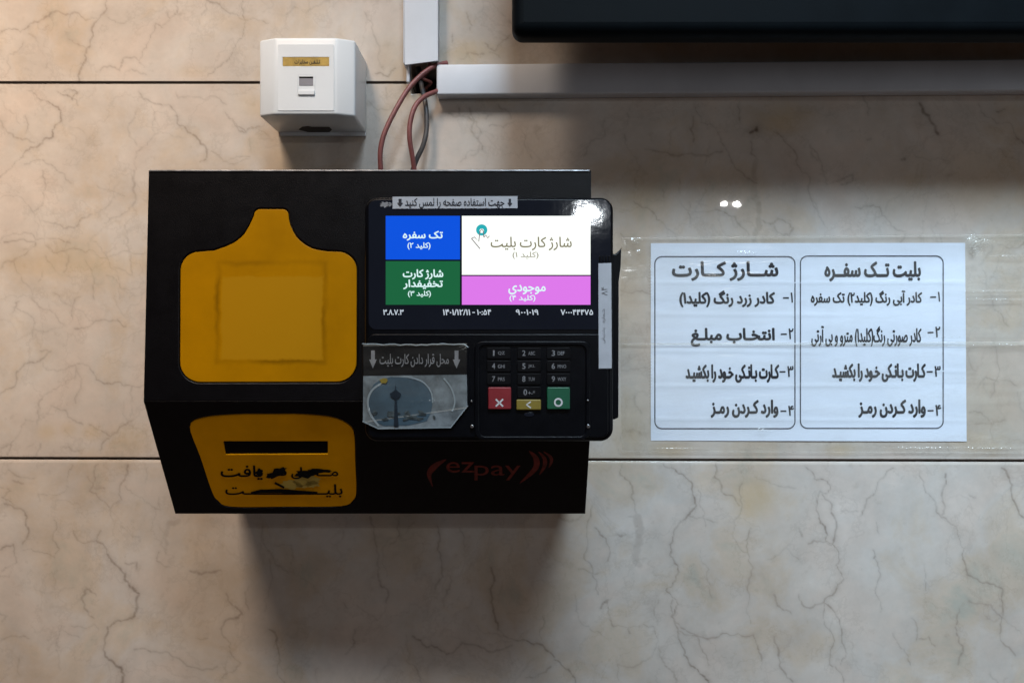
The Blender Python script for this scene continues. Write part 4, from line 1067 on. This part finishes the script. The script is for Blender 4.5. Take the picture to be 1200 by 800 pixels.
for d_, bx in (('۱', (926.5, 342.5, 929.3, 354.7)), ('۲', (924, 384.5, 930, 397.5)), ('۳', (922.5, 428.5, 930, 441.5)), ('۴', (923.5, 475, 930.5, 487)), ('۱', (1099, 341.7, 1101.7, 353.5)), ('۲', (1096, 382.5, 1102, 395.5)), ('۳', (1095, 428.5, 1102.5, 441.5)), ('۴', (1096, 474, 1103, 487))):
    ik.text(d_, bx, .03)
    my = (bx[1] + bx[3]) / 2
    ik.loops(stroke([(bx[0] - 9, my + .6), (bx[0] - 2, my + .4)], 1.8))
ik.build('lettering', WALL, .00018, M['ink'], no, pdisp)
ik = Ink()
def fine(lp, st_=4.0):
    out = []
    for a, b in zip(lp, lp[1:] + lp[:1]):
        n = max(1, int(math.hypot(b[0] - a[0], b[1] - a[1]) / st_))
        out += [(a[0] + (b[0] - a[0]) * k / n, a[1] + (b[1] - a[1]) * k / n) for k in range(n)]
    return out
for bx in ((766.7, 300, 932.3, 502.7), (937.3, 299.3, 1106, 502.3)):
    a = fine(rr(*bx, 9, 6)); c = np.array(a)
    b = grow(a, -1.4)
    b0 = len(ik.v); n = len(a); ik.v += a + b
    ik.f += [(b0 + i, b0 + (i + 1) % n, b0 + n + (i + 1) % n, b0 + n + i) for i in range(n)]
ik.build('frame_line', WALL, .00018, M['ink_line'], no, pdisp)

# ------------------------------------------------------------------ clear tape over the notice
RA = [(745, 284, 6, 4, .0018), (748, 296, 5, 3, .0012), (1148, 283, 14, 6, .0022), (1142, 292, 6, 9, .0018), (1165, 341, 44, 1.6, .0014), (1168, 351, 46, 1.5, .0014), (762, 325, 1.6, 34, .0014), (875, 297, 16, 2.5, .001), (1180, 300, 22, 2, .0012), (1110, 395, 60, 1.5, .0008)]
RB = [(1180, 404, 60, 1.8, .0012), (1165, 525, 30, 2.2, .0016), (1080, 525, 50, 1.8, .0014), (762, 440, 1.6, 44, .0012), (893, 504, 12, 2.5, .0012), (1150, 443, 50, 1.4, .0008), (790, 526, 40, 1.6, .001)]
t1 = sheet('clear_tape', [(728, 278.5), (1230, 274), (1230, 406), (727, 404)], 300, 110, tape_disp(1, RA), M['film'], crease_glint=tape_crease_glint(1, RA))
tag(t1, 'upper strip of clear tape over the printed sheet, wrinkled beside its top right corner', 'tape', 'clear tape over the notice')
t2 = sheet('clear_tape', [(727, 402), (1230, 400), (1230, 531), (729, 529)], 300, 110, (lambda g: lambda x, y: g(x, y) + .0004)(tape_disp(5, RB)), M['film'], crease_glint=tape_crease_glint(5, RB))
tag(t2, 'lower strip of clear tape over the printed sheet, just above the long wall joint', 'tape', 'clear tape over the notice')
